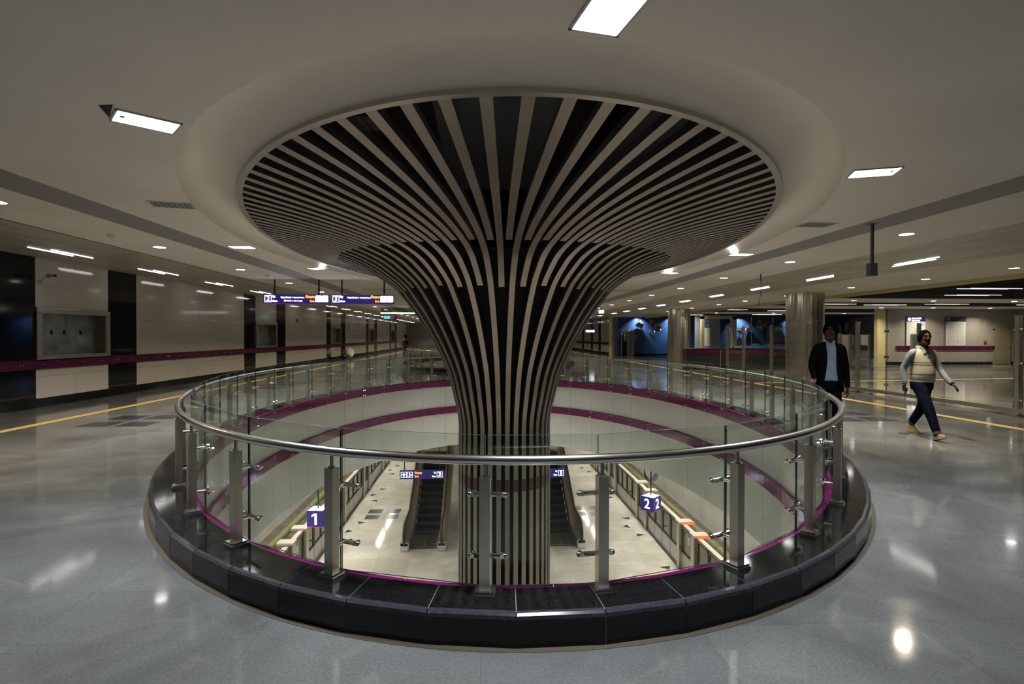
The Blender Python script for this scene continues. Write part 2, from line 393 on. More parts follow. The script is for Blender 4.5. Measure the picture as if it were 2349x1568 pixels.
# cavity above the ovals
mb = MB()
for dy in (0, DY2):
    n = 80
    vs = [E(3.935,7.335,2*PI*i/n,z,dy) for z in (ZC+.2, 4.6) for i in range(n)]
    mb.add(vs, [(i,(i+1) % n, n+(i+1) % n, n+i) for i in range(n)] + [tuple(range(n,2*n))])
struct(mb.build('ceiling_cavity', M_void), 'dark service void above the oval opening')
mb = MB(); mb.box(-.45,.75,3.9,8.2,3.75,4.3); mb.box(1.6,2.2,4.6,9.5,3.9,4.2); mb.tube([(-2.6,4.5,3.9),(-1.4,9,3.9)],.12); mb.box(-1.0,-.7,4.4,4.7,3.3,4.5); 
o = mb.build('air_duct', mat('duct_grey',(.035,.037,.042),.5)); tag(o, 'dark ducts in the void above the flared column', 'duct')

# ------------------------------------------------------------------ walls
mb = MB()
NICHES = [(12.85,15.24),(24.84,27.32),(37.0,39.6),(49.2,51.8),(61.4,64.0)]
DARK = [(9.9,12.85),(15.24,16.45),(23.67,24.84),(27.32,28.56),(35.98,37.0),(39.6,40.87),(48.1,49.2),(51.8,53.1),(60.4,61.4),(64.0,65.2)]
NZ0, NZ1 = 1.13, 2.12
def wall_seg(y0, y1, z0, z1, m): mb.poly([(XW,y0,z0),(XW,y1,z0),(XW,y1,z1),(XW,y0,z1)], m)
cuts = sorted(set([YB, YF] + [v for p in DARK+NICHES for v in p]))
for y0, y1 in zip(cuts, cuts[1:]):
    yc = (y0+y1)/2; dk = any(a < yc < b for a, b in DARK); ni = any(a < yc < b for a, b in NICHES)
    m = 1 if dk else 0
    wall_seg(y0, y1, 0, .2, 1)
    if ni:
        wall_seg(y0, y1, .2, NZ0, m); wall_seg(y0, y1, NZ1, 3.33, m)
        d = .32
        mb.poly([(XW-d,y0,NZ0),(XW-d,y1,NZ0),(XW-d,y1,NZ1),(XW-d,y0,NZ1)], 2)
        mb.poly([(XW,y0,NZ0),(XW,y1,NZ0),(XW-d,y1,NZ0),(XW-d,y0,NZ0)], 3); mb.poly([(XW,y0,NZ1),(XW,y1,NZ1),(XW-d,y1,NZ1),(XW-d,y0,NZ1)], 3)
        mb.poly([(XW,y0,NZ0),(XW-d,y0,NZ0),(XW-d,y0,NZ1),(XW,y0,NZ1)], 3); mb.poly([(XW,y1,NZ0),(XW-d,y1,NZ0),(XW-d,y1,NZ1),(XW,y1,NZ1)], 3)
    else: wall_seg(y0, y1, .2, 3.33, m)
struct(mb.build('wall_left', [M_wall, M_black, M_niche, M_rust]), 'left wall of pale and black granite with display recesses')
for i, (y0, y1) in enumerate(NICHES):
    mb = MB(); fwid = .13
    mb.box(XW,XW+.05,y0-.02,y1+.02,NZ0-.1,NZ0+.02); mb.box(XW,XW+.05,y0-.02,y1+.02,NZ1-.02,NZ1+.1)
    mb.box(XW,XW+.05,y0-.02,y0+fwid,NZ0,NZ1); mb.box(XW,XW+.05,y1-fwid,y1+.02,NZ0,NZ1)
    o = mb.build('niche_frame', M_steel, bevel=.004); tag(o, '%s steel-framed empty display recess in the left wall, counted from the camera' % ORD[i], 'display frame', 'display frames in the left wall')
    if i == 0:
        for yy in (13.05,13.7,14.1,14.65): mb = MB(); mb.box(XW-.32,XW-.28,yy,yy+.025,1.62,1.72); mb.build('bracket', M_blackmetal, o)
mb = MB(); mb.box(XW,XW+.05,YB,66,.85,1.06)
rl = mb.build('trim_4', M_maroon); struct(rl, 'maroon guard rail along the left wall')
mb = MB()
yy = 10.5
while yy < 40:
    for dz in (0,):
        for d in (0, .09):
            M = Matrix.Translation((XW+.05, yy+d, .955)) @ Matrix.Rotation(PI/2, 4, 'Y'); mb.lathe([(.0001,.012),(.011,.011),(.014,.004),(.014,0)], 8, M=M)
    yy += .62
mb.build('rivet', M_bright, rl)
mb = MB()
for x0,x1,y0,y1 in ((XW,XR,YB-.1,YB),):
    mb.box(x0,x1,y0,y1,0,3.5)
struct(mb.build('wall_back', M_wall2), 'wall behind the camera')
mb = MB(); mb.box(XR,XR+.1,YB,46,0,3.6); struct(mb.build('wall_right', M_wall2), 'far right wall of the cross hall')
mb = MB(); mb.box(XW,11.3,YF,YF+.1,0,3.4); struct(mb.build('wall_far', M_wall2), 'end wall of the concourse')
# right-hand continuation wall behind the blue wall corner, with maroon rail
mb = MB()
mb.box(11.3,11.4,48.5,YF,.0,3.3,0)
for y0, y1 in [(52.3,53.2),(56,56.9),(61,62)]: mb.box(11.28,11.3,y0,y1,.2,3.2,1)
mb.box(11.26,11.3,48.5,YF,0,.18,1); mb.box(11.24,11.3,48.5,YF,.85,1.06,2); mb.box(11.2,11.42,47.3,48.5,0,3.3,3)
struct(mb.build('wall_side', [M_wall, M_black, M_maroon, M_yelpaint_wash]), 'pale far wall with maroon rail left of the blue wall')
# blue wall facing the camera
mb = MB(); YBL = 45.5
mb.box(11.2,XR,YBL,YBL+.12,.15,3.7,0); mb.box(11.2,XR,YBL-.02,YBL+.1,0,.15,1); mb.box(11.2,11.4,YBL-.03,YBL,0,3.5,0)
struct(mb.build('wall_blue', [M_blue, M_black]), 'dark blue clad wall at the end of the right hall')
# info wall
YI = 30.7
mb = MB()
mb.box(23.2,XR,YI,YI+.3,.16,3.22,0); mb.box(23.2,XR,YI-.02,YI+.1,0,.16,1); mb.box(23.7,29.6,YI-.06,YI,.86,1.07,2); mb.box(22.62,23.1,YI,YI+.3,0,3.22,3)
struct(mb.build('wall_info', [M_wall2, M_black, M_maroon, M_yelpaint_wash]), 'grey stone wall with notice boards and a yellow end')
t = thing('door_1', 'tan service door in the grey stone wall', 'door', (30.15,YI-.02,0)); t['kind'] = 'structure'
mb = MB(); mb.box(-.55,.36,-.03,0,0.02,2.0); mb.build('door_leaf', M_doortan, t, bevel=.005)
mb = MB(); mb.box(-.62,-.55,-.04,.0,0,2.07); mb.box(.36,.43,-.04,0,0,2.07); mb.box(-.62,.43,-.04,0,2.0,2.07); mb.build('door_frame', M_doortan, t)
mb = MB(); mb.tube([(.28,-.03,1.0),(.28,-.08,1.0),(.16,-.08,1.0)],.012,8); mb.build('door_handle', M_bright, t)
mb = MB(); mb.box(25.9,26.0,0,.03,1.55,1.65); 

# ------------------------------------------------------------------ drum wall below the concourse edge
def drum(dy, label):
    mb = MB(); npan = 44; A, B = 4.45, 7.8
    ts, tot = arc_params(A, B, -PI/2+.05, [0])
    _, tot = arc_params(A, B, -PI/2, [0]); ts, _ = arc_params(A, B, -PI/2+.03, [tot*i/npan for i in range(npan+1)])
    rows = [(.165,-.03,1),(-.036,-.69,0),(-.696,-.9,1),(-.906,ZPC,0)]
    g = .004
    for i in range(npan):
        t0, t1 = ts[i], ts[i+1]; w = (t1-t0)
        for zt, zb, m in rows:
            sub = 4; off = 0.0 if m == 0 else .055
            e0, e1 = t0 + w*.004, t1 - w*.004
            for k in range(sub):
                a0, a1 = e0+(e1-e0)*k/sub, e0+(e1-e0)*(k+1)/sub
                mb.poly([E(A-off,B-off,a0,zt,dy),E(A-off,B-off,a1,zt,dy),E(A-off,B-off,a1,zb,dy),E(A-off,B-off,a0,zb,dy)], m)
                if m: mb.poly([E(A-off,B-off,a0,zt,dy),E(A-off,B-off,a1,zt,dy),E(A+.01,B+.01,a1,zt,dy),E(A+.01,B+.01,a0,zt,dy)], m); mb.poly([E(A-off,B-off,a0,zb,dy),E(A-off,B-off,a1,zb,dy),E(A+.01,B+.01,a1,zb,dy),E(A+.01,B+.01,a0,zb,dy)], m)
            if m:
                for tt in (t0+w*.05, t1-w*.05):
                    for zz in ((zt-.03), (zb+.03)):
                        p = E(A-off-.004,B-off-.004,tt,zz,dy); mb.ball(p,.011,.011,.011,6,4,3)
    n = 132
    for i in range(n):
        t0, t1 = 2*PI*i/n, 2*PI*(i+1)/n
        mb.poly([E(A+.012,B+.012,t0,.17,dy),E(A+.012,B+.012,t1,.17,dy),E(A+.012,B+.012,t1,ZPC+.002,dy),E(A+.012,B+.012,t0,ZPC+.002,dy)], 2)
    struct(mb.build('wall_void', [M_drum, M_purple, M_joint, M_bright]), label)
drum(0, 'white drum wall with two purple bands under the near balustrade'); drum(DY2, 'white drum wall under the farther balustrade')

# ------------------------------------------------------------------ kerb
def kerb(dy, label):
    mb = MB(); A, B = 4.785, 8.11; Ai, Bi = 4.462, 7.81; n = 88
    _, tot = arc_params(A, B, -PI/2-.02, [0]); ts, _ = arc_params(A, B, -PI/2-.02, [tot*i/n for i in range(n+1)])
    H = .177
    for i in range(n):
        w = ts[i+1]-ts[i]; a, b = ts[i]+w*.006, ts[i+1]-w*.006
        def prof(t):
            P = []
            for da, z in [(0,0),(0,H-.03),(.004,H-.012),(.018,H-.002),(.04,H)]:
                P.append(E(A-da, B-da, t, z, dy))
            P.append(E(Ai, Bi, t, H, dy)); P.append(E(Ai, Bi, t, .0, dy)); return P
        p, q = prof(a), prof(b)
        for k in range(6): mb.poly([p[k], q[k], q[k+1], p[k+1]], 1 if 1 <= k <= 3 else 0)
        p2, q2 = [E(A-.006,B-.006,t,0,dy) for t in (ts[i],ts[i+1])], None
        for (da, z0, z1) in ((.005,0,H-.02),): mb.poly([E(A-da,B-da,ts[i],z0,dy),E(A-da,B-da,ts[i+1],z0,dy),E(A-da,B-da,ts[i+1],z1,dy),E(A-da,B-da,ts[i],z1,dy)], 2)
        mb.poly([E(A-.03,B-.03,ts[i],H-.003,dy),E(A-.03,B-.03,ts[i+1],H-.003,dy),E(Ai+.002,Bi+.002,ts[i+1],H-.003,dy),E(Ai+.002,Bi+.002,ts[i],H-.003,dy)], 2)
    o = mb.build('granite_kerb', [M_black, M_nose, M_grout], smooth=True); tag(o, label, 'kerb'); return o
kerb(0, 'low polished black granite kerb under the near glass balustrade'); kerb(DY2, 'low black granite kerb under the farther glass balustrade')

# ------------------------------------------------------------------ glass balustrade
AP, BP = 4.51, 7.885; HK = .177
def post_meshes():
    mb = MB(); mb.box(-.03,.03,-.03,.03,.03,.835)
    mb.tube([(0,0,.835-.177+.0),(0,0,.9)],.012,10); post = mb.mesh('post', M_steel)
    return post
mb = MB(); mb.box(-.03,.03,-.03,.03,.02,.645); PM = mb.mesh('post', M_steel)
mb = MB(); mb.tube([(0,0,.645),(0,0,.72)],.011,10); mb.lathe([(.0001,.655),(.02,.655),(.02,.645)],12); STM = mb.mesh('stem', M_steel, True)
mb = MB(); mb.box(-.058,.058,-.058,.058,0,.012); mb.box(-.052,.052,-.052,.052,.012,.028); BASE = mb.mesh('base_plate', M_bright)
def clamp_mesh(z):
    mb = MB(); mb.tube([(.03,0,z),(.105,0,z)],.014,10)          # +X points into the void
    mb.tube([(.108,-.1,z),(.108,.1,z)],[.015,.015],8,sx=1.0)
    for s in (-1,1): mb.ball((.108,s*.1,z),.017); mb.tube([(.09,s*.085,z),(.142,s*.085,z)],.012,8)
    return mb.mesh('clamp', M_bright, True)
CLM = [clamp_mesh(.17), clamp_mesh(.52)]
t_start = None
def nearest_t(x, y):
    best = None
    for i in range(7200):
        t = 2*PI*i/7200 - PI; p = E(AP,BP,t); d = (p.x-x)**2+(p.y-y)**2
        if best is None or d < best[0]: best = (d,t)
    return best[1]
tA = nearest_t(.67,3.13)
_, TOT = arc_params(AP,BP,tA,[0])
gap_last = .655; npost = 42
step = (TOT-gap_last)/(npost-1)
PT, _ = arc_params(AP,BP,tA,[step*i for i in range(npost)])
GLASS = {}
def balustrade(dy, label, detail=True):
    t = thing('glass_balustrade', label, 'railing', (CX, CY+dy, 0))
    inv = Vector((CX, CY+dy, 0))
    mb = MB(); mb.tube([E(AP+.005,BP+.01,2*PI*i/200,.92,dy)-inv for i in range(200)], .028, 12, closed=True)
    mb.build('handrail', M_rail, t, smooth=True)
    for i, tt in enumerate(PT):
        p = E(AP,BP,tt,HK,dy); e = 1e-3; tg = (E(AP,BP,tt+e)-E(AP,BP,tt-e)).normalized()
        nrm = Vector((-tg.y, tg.x, 0)); ang = math.atan2(nrm.y, nrm.x)
        o = link(bpy.data.objects.new('post', PM), t); o.location = p-inv; o.rotation_euler.z = ang
        for nm, me in (('base_plate',BASE),('stem',STM),('clamp',CLM[0]),('clamp',CLM[1])): link(bpy.data.objects.new(nm, me), o)
        t2 = PT[(i+1) % npost] if i < npost-1 else PT[0]+2*PI
        AG, BG = AP-.108, BP-.108
        a = E(AG,BG,tt,0,dy); b = E(AG,BG,t2,0,dy); d = (b-a); L = d.length-.012; mid = (a+b)/2
        if i not in GLASS:
            g = MB(); g.box(-L/2,L/2,-.006,.006,.172,1.035)
            me = g.mesh('glass_panel', [M_glass, M_gedge])
            for pl in me.polygons: pl.material_index = 0 if abs(pl.normal.y) > .5 else 1
            GLASS[i] = me
        o = link(bpy.data.objects.new('glass_panel', GLASS[i]), t); o.location = mid-inv; o.rotation_euler.z = math.atan2(d.y,d.x)
    return t
balustrade(0, 'oval glass balustrade with steel handrail around the flared column')
balustrade(DY2, 'farther oval glass balustrade, beyond the flared column')

# ------------------------------------------------------------------ flared column
PROF = [(.9,ZP),(.9,-.55),(.895,-.1),(.925,.15),(.995,.45),(1.13,.95),(1.37,1.45),(1.64,1.9),(1.86,2.2),(2.12,2.5),(2.5,2.76)]
def catmull(P, n=5):
    out = []
    for i in range(len(P)-1):
        p0 = P[max(i-1,0)]; p1 = P[i]; p2 = P[i+1]; p3 = P[min(i+2,len(P)-1)]
        for k in range(n):
            u = k/n
            out.append(tuple(.5*((2*p1[c]) + (-p0[c]+p2[c])*u + (2*p0[c]-5*p1[c]+4*p2[c]-p3[c])*u*u + (-p0[c]+3*p1[c]-3*p2[c]+p3[c])*u**3) for c in (0,1)))
    out.append(P[-1]); return out
LOWP = [PROF[0]] + catmull(PROF[1:], 5)
def ring_radius(phi):                      # distance from the axis to the steel ring in direction phi
    a, b = 3.91, 7.31; q = phi - ROT
    return 1/math.sqrt((math.cos(q)/a)**2 + (math.sin(q)/b)**2)
def rib_path(rho):
    P0 = LOWP[-1]; L = rho-P0[0]; s0 = (.72,.46)
    w = max(0, min(1, (L-1.4)/2.9)); ze = ZC-.03
    c1 = (P0[0]+.42, P0[1]+.25); c2 = (rho-(.43+.19*w)*L, ze-.085*(1-w)); P1 = (rho, ze)
    out = list(LOWP)
    for k in range(1, 17):
        u = k/16; out.append(tuple((1-u)**3*P0[c]+3*u*(1-u)**2*c1[c]+3*u*u*(1-u)*c2[c]+u**3*P1[c] for c in (0,1)))
    return out
def rib_mesh(phi0, rcut, width=.092, depth=.07, zlow=None):
    q = phi0 + PI/2                        # 0 at the side towards the camera
    rho = ring_radius(phi0 - .06*math.sin(2*q))
    path = rib_path(rho)
    pts = []
    for i, (r0, z0) in enumerate(path):
        if rcut and r0 < rcut:
            if i+1 < len(path) and path[i+1][0] > rcut:
                u = (rcut-r0)/(path[i+1][0]-r0); pts.append((rcut, z0+(path[i+1][1]-z0)*u))
            continue
        pts.append((r0,z0))
    rings = []
    for i, (r0,z0) in enumerate(pts):
        a = pts[max(i-1,0)]; b = pts[min(i+1,len(pts)-1)]; tl = math.hypot(b[0]-a[0], b[1]-a[1]); tr, tz = (b[0]-a[0])/tl, (b[1]-a[1])/tl
        nr, nz = -tz, tr                   # into the funnel
        u = max(0, min(1, (r0-.9)/max(.01, rho-.9))); ph = phi0 - .06*math.sin(2*q)*u
        c, s = math.cos(ph), math.sin(ph); tv = Vector((-s,c,0))
        o = Vector((c*r0,s*r0,z0)); inn = Vector((c*nr,s*nr,nz))
        w = width/2 if r0 > 1.6 else width/2*(.93+.07*(r0-.9)/.7)
        rings.append([o-tv*w, o+tv*w, o+tv*w+inn*depth, o-tv*w+inn*depth])
    mb = MB(); mb.rings(rings); return mb
col = thing('flared_column', 'huge flared column of curved steel strips rising through the oval opening', 'column', (CX,CY,0))
NC = 36; ribs = []
for i in range(NC*4):
    phi = -PI/2 + R(1.2) + 2*PI*i/(NC*4)
    typ = i % 4
    rc = 0 if typ == 0 else (2.03 if typ == 2 else 3.12)
    if rc == 3.12: rc = min(3.12, ring_radius(phi)*.8)
    rc2 = rc + (random.uniform(-.02,.02) if rc else 0)
    front = -math.sin(phi)                 # 1 towards the camera
    score = front*2 + (.6 if typ == 0 else .3 if typ == 2 else 0)
    ribs.append((score, rib_mesh(phi, rc2)))
ribs.sort(key=lambda a: -a[0])
for k, (sc_, mb) in enumerate(ribs[:99]): mb.build('rib', M_rib, col, smooth=True)
rest = MB()
for sc_, mb in ribs[99:]: rest.add(mb.v, mb.f)
o = rest.build('rib', M_rib, col, smooth=True); o['kind'] = 'stuff'
mb = MB(); inner = [(.8,ZP)] + [(max(.8, r0-.13), z0+.10*min(1, max(0,(r0-.9)))) for r0, z0 in LOWP[1:]] + [(2.62,2.92)]
mb.lathe(inner, 72); o = mb.build('core', M_core, col, smooth=True); o['label'] = 'black core seen between the steel strips'
mb = MB(); mb.tube([(0,0,2.2),(0,0,4.55)],.55,24)
for k in range(18): mb.tube([(.6*math.cos(2*PI*k/18),.6*math.sin(2*PI*k/18),1.8),(.6*math.cos(2*PI*k/18),.6*math.sin(2*PI*k/18),4.5)],.05,6)
mb.build('shaft', M_core, col, smooth=True)
mb = MB(); n = 160
prof = [(3.955,7.355,ZC-.035),(3.955,7.355,ZC+.02),(3.89,7.29,ZC+.03),(3.89,7.29,ZC-.035)]
vs = [E(a,b,2*PI*i/n,z)-Vector((CX,CY,0)) for a,b,z in prof for i in range(n)]
mb.add(vs, [(k*n+i,k*n+(i+1) % n,((k+1) % 4)*n+(i+1) % n,((k+1) % 4)*n+i) for k in range(4) for i in range(n)]); mb.build('ring_trim', M_ringsteel, col, smooth=True)
mb = MB()
for i in range(NC):
    phi = -PI/2 + R(1.2) + 2*PI*i/NC; c, s = math.cos(phi), math.sin(phi); tv = Vector((-s,c,0)); o = Vector((c*.9035,s*.9035,0)); w = .0478
    mb.add([o-tv*w+Vector((0,0,-1.0)), o+tv*w+Vector((0,0,-1.0)), o+tv*w+Vector((0,0,-1.22)), o-tv*w+Vector((0,0,-1.22))], [(0,1,2,3)])
o = mb.build('band', M_maroonfilm, col); o['label'] = 'maroon band on the steel strips'
# the matching flared ring of the farther opening
col2 = thing('flared_column', 'farther flared steel column, hidden behind the near one', 'column', (CX,CY+DY2,0))
mb = MB()
for i in range(0, NC*4, 1):
    if i % 2 and i % 4 != 1 and i % 4 != 3: continue
    m_ = rib_mesh(-PI/2+2*PI*i/(NC*4), 0 if i % 4 == 0 else 2.03 if i % 4 == 2 else 3.0); mb.add(m_.v, m_.f)
o = mb.build('rib', M_rib, col2, smooth=True); o['kind'] = 'stuff'
mb = MB(); mb.lathe(inner, 48); mb.build('core', M_core, col2, smooth=True)
mb = MB(); mb.add(vs, [(k*n+i,k*n+(i+1) % n,((k+1) % 4)*n+(i+1) % n,((k+1) % 4)*n+i) for k in range(4) for i in range(n)]); mb.build('ring_trim', M_ringsteel, col2, smooth=True)
# ================================================================== platform level
pf = flat('platform_floor', rect(-5.65,6.62,-12,70), [], ZP, M_pfloor); struct(pf, 'pale polished platform floor seen down through the opening')
mb = MB()
for k in range(-1,6):
    yb = 23.35 + 12.1*k
    for xb in (-4.85, 3.9):
        for i in range(2):
            for j in range(2): mb.poly([(xb+i*.78,yb+j*.78,ZP+.003),(xb+i*.78+.58,yb+j*.78,ZP+.003),(xb+i*.78+.58,yb+j*.78+.55,ZP+.003),(xb+i*.78,yb+j*.78+.55,ZP+.003)])
for k in range(-2,7):
    for sx, xo in ((-1,-5.0),(1,5.97)):
        yb = 21.0 + 4.98*k
        for (dx,dy,a) in ((.1,.0,.4),(-.16,.95,1.7),(.12,1.95,3.4)):
            c, s = math.cos(a*sx), math.sin(a*sx)
            mb.poly([(xo+dx+c*u-s*v, yb+dy+s*u+c*v, ZP+.003) for u,v in ((-.2,-.09),(.2,-.09),(0,.17))])
struct(mb.build('platform_inlay', M_inlay), 'dark square and arrow tiles set in the platform floor')
mb = MB()
for x in (2.2,3.0): mb.poly([(x,11.9,ZP+.003),(x+.62,11.9,ZP+.003),(x+.62,12.5,ZP+.003),(x,12.5,ZP+.003)])
mb.poly([(-3.6,19.5,ZP+.003),(-3.57,19.5,ZP+.003),(-3.57,16,ZP+.003),(-3.6,16,ZP+.003)])
struct(mb.build('trim_5', M_yellow), 'small yellow tactile squares on the platform floor')
mb = MB()
for x0,x1 in ((-8.9,-5.65),(6.62,9.85)):
    mb.box(x0,x1,-12,70,ZP-1.0,ZP-.75)
mb.box(-5.67,-5.65,-12,70,ZP-.8,ZP); mb.box(6.62,6.64,-12,70,ZP-.8,ZP)
struct(mb.build('trackbed', M_track), 'brown concrete trackbeds beside the platform')
mb = MB(); mb.box(-9.05,-8.9,-12,70,ZP-1,ZPC,0); struct(mb.build('wall_track_left', M_tunnel), 'pale tunnel wall beyond the left track')
mb = MB(); mb.box(9.85,10.0,-12,70,ZP-1,ZPC,0); struct(mb.build('wall_track_right', M_tunnel), 'pale tunnel wall beyond the right track')
mb = MB(); mb.box(-9,10,69.9,70,ZP-1,ZPC); mb.box(-9,10,-12.1,-12,ZP-1,ZPC); struct(mb.build('wall_platform_end', M_tunnel), 'end wall of the platform')
pc = flat('platform_ceiling', rect(-9,10,-12,70), [oval(4.462,7.812), oval(4.462,7.812,dy=DY2)], ZPC, M_ceilp); struct(pc, 'pale ceiling over the platform')
for nm, x in (('left',-8.2),('right',9.2)):
    mb = MB(); mb.tube([(x,-10,ZP-.62),(x,69,ZP-.62)], .15, 14)
    for k in range(26): mb.tube([(x,-9+3*k,ZP-.62),(x,-8.95+3*k,ZP-.62)], .165, 14)
    o = mb.build('track_pipe', M_pipe, smooth=True); tag(o, 'long olive green pipe along the %s track behind the screen doors' % nm, 'pipe')

# platform screen doors
def psd_meshes():
    D = {}
    mb = MB(); mb.box(-.12,.12,-.14,.14,0,1.5); D['post'] = mb.mesh('post', M_steel)
    mb = MB(); mb.box(-.16,.34,-.27,.27,1.5,1.62); D['cap'] = mb.mesh('cap', M_cap)
    mb = MB(); mb.box(-.03,.03,-1,1,0,.62); D['panel'] = mb.mesh('lower_panel', M_psd)
    return D
def screen_unit(y0, side, idx):
    x = -5.62 if side < 0 else 6.59
    sname = 'left' if side < 0 else 'right'
    t = thing('platform_screen_door', 'half-height glass screen door bay on the %s platform edge, %s from the camera' % (sname, ORD[idx] if idx else 'nearest bay'), 'screen door', (x, y0, ZP), 0, 'platform screen door bays')
    def bx(nm, x0,x1,ya,yb,z0,z1,m,bev=0,par=None):
        mb = MB(); X = sorted((x0*side, x1*side)); mb.box(X[0],X[1],ya,yb,z0,z1); return mb.build(nm, m, par or t, bevel=bev)
    for yy in (.0, 1.25):
        p = bx('post',-.12,.1,yy-.13,yy+.13,0,1.46,M_steel)
        bx('cap',-.14,.36,yy-.15,yy+.2,1.46,1.54,M_cap,.01,p)
        if side > 0 and idx == 1: l = bx('lamp',-.02,.36,yy-.175,yy-.15,1.455,1.54,M_redlamp,0,p); l['label'] = 'lit red lamp'
    segs = [(.13,1.12,0)] + [(1.38+i*.86, 1.38+(i+1)*.86-.04, 1) for i in range(4)]
    for a, b, fx in segs:
        bx('lower_panel',-.04,.0,a,b,0.02,.56,M_psd)
        bx('glass_panel',-.02,-.01,a+.05,b-.05,.62,1.36,M_clear2)
        mb = MB(); s = side
        for (ya,yb,za,zb) in ((a,b,.56,.62),(a,b,1.36,1.42),(a,a+.05,.56,1.42),(b-.05,b,.56,1.42)):
            X = sorted((-.045*s,.0)); mb.box(X[0],X[1],ya,yb,za,zb)
        mb.build('frame', M_psdframe, t)
    bx('top_rail',-.03,.12,.13,4.98-.24,1.42,1.47,M_cap)
    if idx in (0,1):
        bx('notice',-.035,-.03,.4,.62,1.0,1.25,M_poster)
    return t
k = 0
for j, y0 in enumerate([11.75,16.73,21.7,26.68,31.65]):
    for side in (-1,1): screen_unit(y0, side, j)

M_bulk = mat('bulkhead_white', (.78,.70,.65), .6)
# escalators
def escalator(xc, label):
    t = thing('escalator', label, 'escalator', (xc, 20.1, ZP))
    W = .5; n = 12; y = 1.35
    mb = MB(); mb.box(-.5,.5,-.1,y,-.02,.02)
    for i in range(8): mb.box(-.5,.5,i*.17,i*.17+.012,.02,.023,1) if i in (0,2,4,6) else None
    mb.box(-.012,.012,0,y,.02,.023,1); mb.build('landing_plate', [M_tread, M_stepyellow], t)
    for i in range(n):
        z0 = min(.2*(i+1), 5.9); z = .2*i*1.02 + .07
        mb = MB(); yy = y+.36*i
        mb.box(-.5,.5,yy,yy+.36,z-.03,z,0); mb.box(-.5,.5,yy,yy+.02,z-.24,z-.02,1); mb.box(-.006,.006,yy+.02,yy+.34,z,z+.003,2)
        mb.build('step', [M_tread, M_riser, M_stepyellow], t)
    yend = y+.36*n; zend = .2*n*1.02+.07
    def zl(yy): return 0 if yy < y-.2 else (yy-(y-.2))/(yend-(y-.2))*zend
    for s in (-1,1):
        pts = []
        prof = [(-.35,.22),(-.42,.45),(-.40,.72),(-.28,.9),(-.08,.97),(.6,.97),(1.2,1.0)]
        top = prof + [(yy, zl(yy)+.97) for yy in [1.7+.6*i for i in range(17)] if yy <= yend]
        mb = MB(); x = s*.66
        mb.tube([(x,a,b) for a,b in top], .042, 10, up=(1,0,0)); h = mb.build('handrail', M_rubber, t, smooth=True)
        # balustrade panel below the handrail
        mb = MB(); ys = [-.3,-.1,.3,.8,1.2]+[1.7+.6*i for i in range(17) if 1.7+.6*i <= yend]
        zt = lambda yy: .93 if yy < 1.2 else zl(yy)+.93
        for a,b in zip(ys, ys[1:]):
            la = .75 if a == -.3 else zt(a)
            X = (x-.012, x+.012)
            mb.prism([(X[0],a,zl(a)+.3),(X[0],b,zl(b)+.3),(X[0],b,zt(b)),(X[0],a,la)], (.024,0,0))
        mb.build('balustrade', M_escskirt, t)
        mb = MB()
        for a,b in zip(ys, ys[1:]):
            mb.prism([(s*.52-.02,a,zl(a)-.1),(s*.52-.02,b,zl(b)-.1),(s*.52-.02,b,zl(b)+.3),(s*.52-.02,a,zl(a)+.3)], (.04,0,0))
            xs = sorted((s*.5,s*.8)); mb.prism([(xs[0],a,zl(a)+.27),(xs[0],b,zl(b)+.27),(xs[0],b,zl(b)+.31),(xs[0],a,zl(a)+.31)], (xs[1]-xs[0],0,0))
            mb.prism([(s*.8-.012,a,max(0,zl(a)-.6)),(s*.8-.012,b,max(0,zl(b)-.6)),(s*.8-.012,b,zl(b)+.3),(s*.8-.012,a,zl(a)+.3)], (.024,0,0))
        mb.build('skirting', M_escskirt, t)
        mb = MB(); xs = sorted((s*.53,s*.8)); mb.box(xs[0],xs[1],-.36,-.22,0,.2); mb.build('newel', M_bright, t, bevel=.02)
    return t
escalator(-2.05, 'left escalator rising from the platform, behind the left exit sign')
escalator(2.95, 'right escalator rising from the platform, half hidden by the flared column')

mb = MB(); mb.box(-8.9,9.85,25.85,26.0,-3.93,ZPC,0); mb.box(-1.2,-.1,25.75,25.85,-3.75,-3.35,1); mb.box(-3.4,3.9,25.8,25.85,-4.02,-3.93,2)
struct(mb.build('wall_bulkhead', [M_bulk, M_ceilp, M_psdframe]), 'pinkish white bulkhead hanging above the escalators')
# ------------------------------------------------------------------ lettering
def text_mesh(txt, size, align='LEFT'):
    cu = bpy.data.curves.new('lettering', 'FONT'); cu.body = txt; cu.size = size; cu.align_x = align; cu.align_y = 'CENTER'; cu.extrude = .001; cu.resolution_u = 3
    o = bpy.data.objects.new('lettering', cu); COL.objects.link(o)
    bpy.context.view_layer.update()
    me = bpy.data.meshes.new_from_object(o.evaluated_get(bpy.context.evaluated_depsgraph_get()))
    bpy.data.objects.remove(o); return me
def put_text(mb, txt, size, x, z, y, align='LEFT', m=0, bold=0):
    me = text_mesh(txt, size, align)
    offs = [(0,0)] if not bold else [(0,0),(bold,0),(-bold,0),(0,bold),(0,-bold)]
    for ox, oz in offs:
        mb.add([(x+v.co.x+ox, y-v.co.z*0-.0005*abs(1), z+v.co.y+oz) for v in me.vertices], [tuple(p.vertices) for p in me.polygons], m)
    bpy.data.meshes.remove(me)
def rr_poly(x0,x1,z0,z1,r,y,n=4):
    pts = []
    for cx_,cz_,a0 in ((x1-r,z1-r,0),(x0+r,z1-r,90),(x0+r,z0+r,180),(x1-r,z0+r,270)):
        for k in range(n+1): a = R(a0+90*k/n); pts.append((cx_+r*math.cos(a), y, cz_+r*math.sin(a)))
    return pts
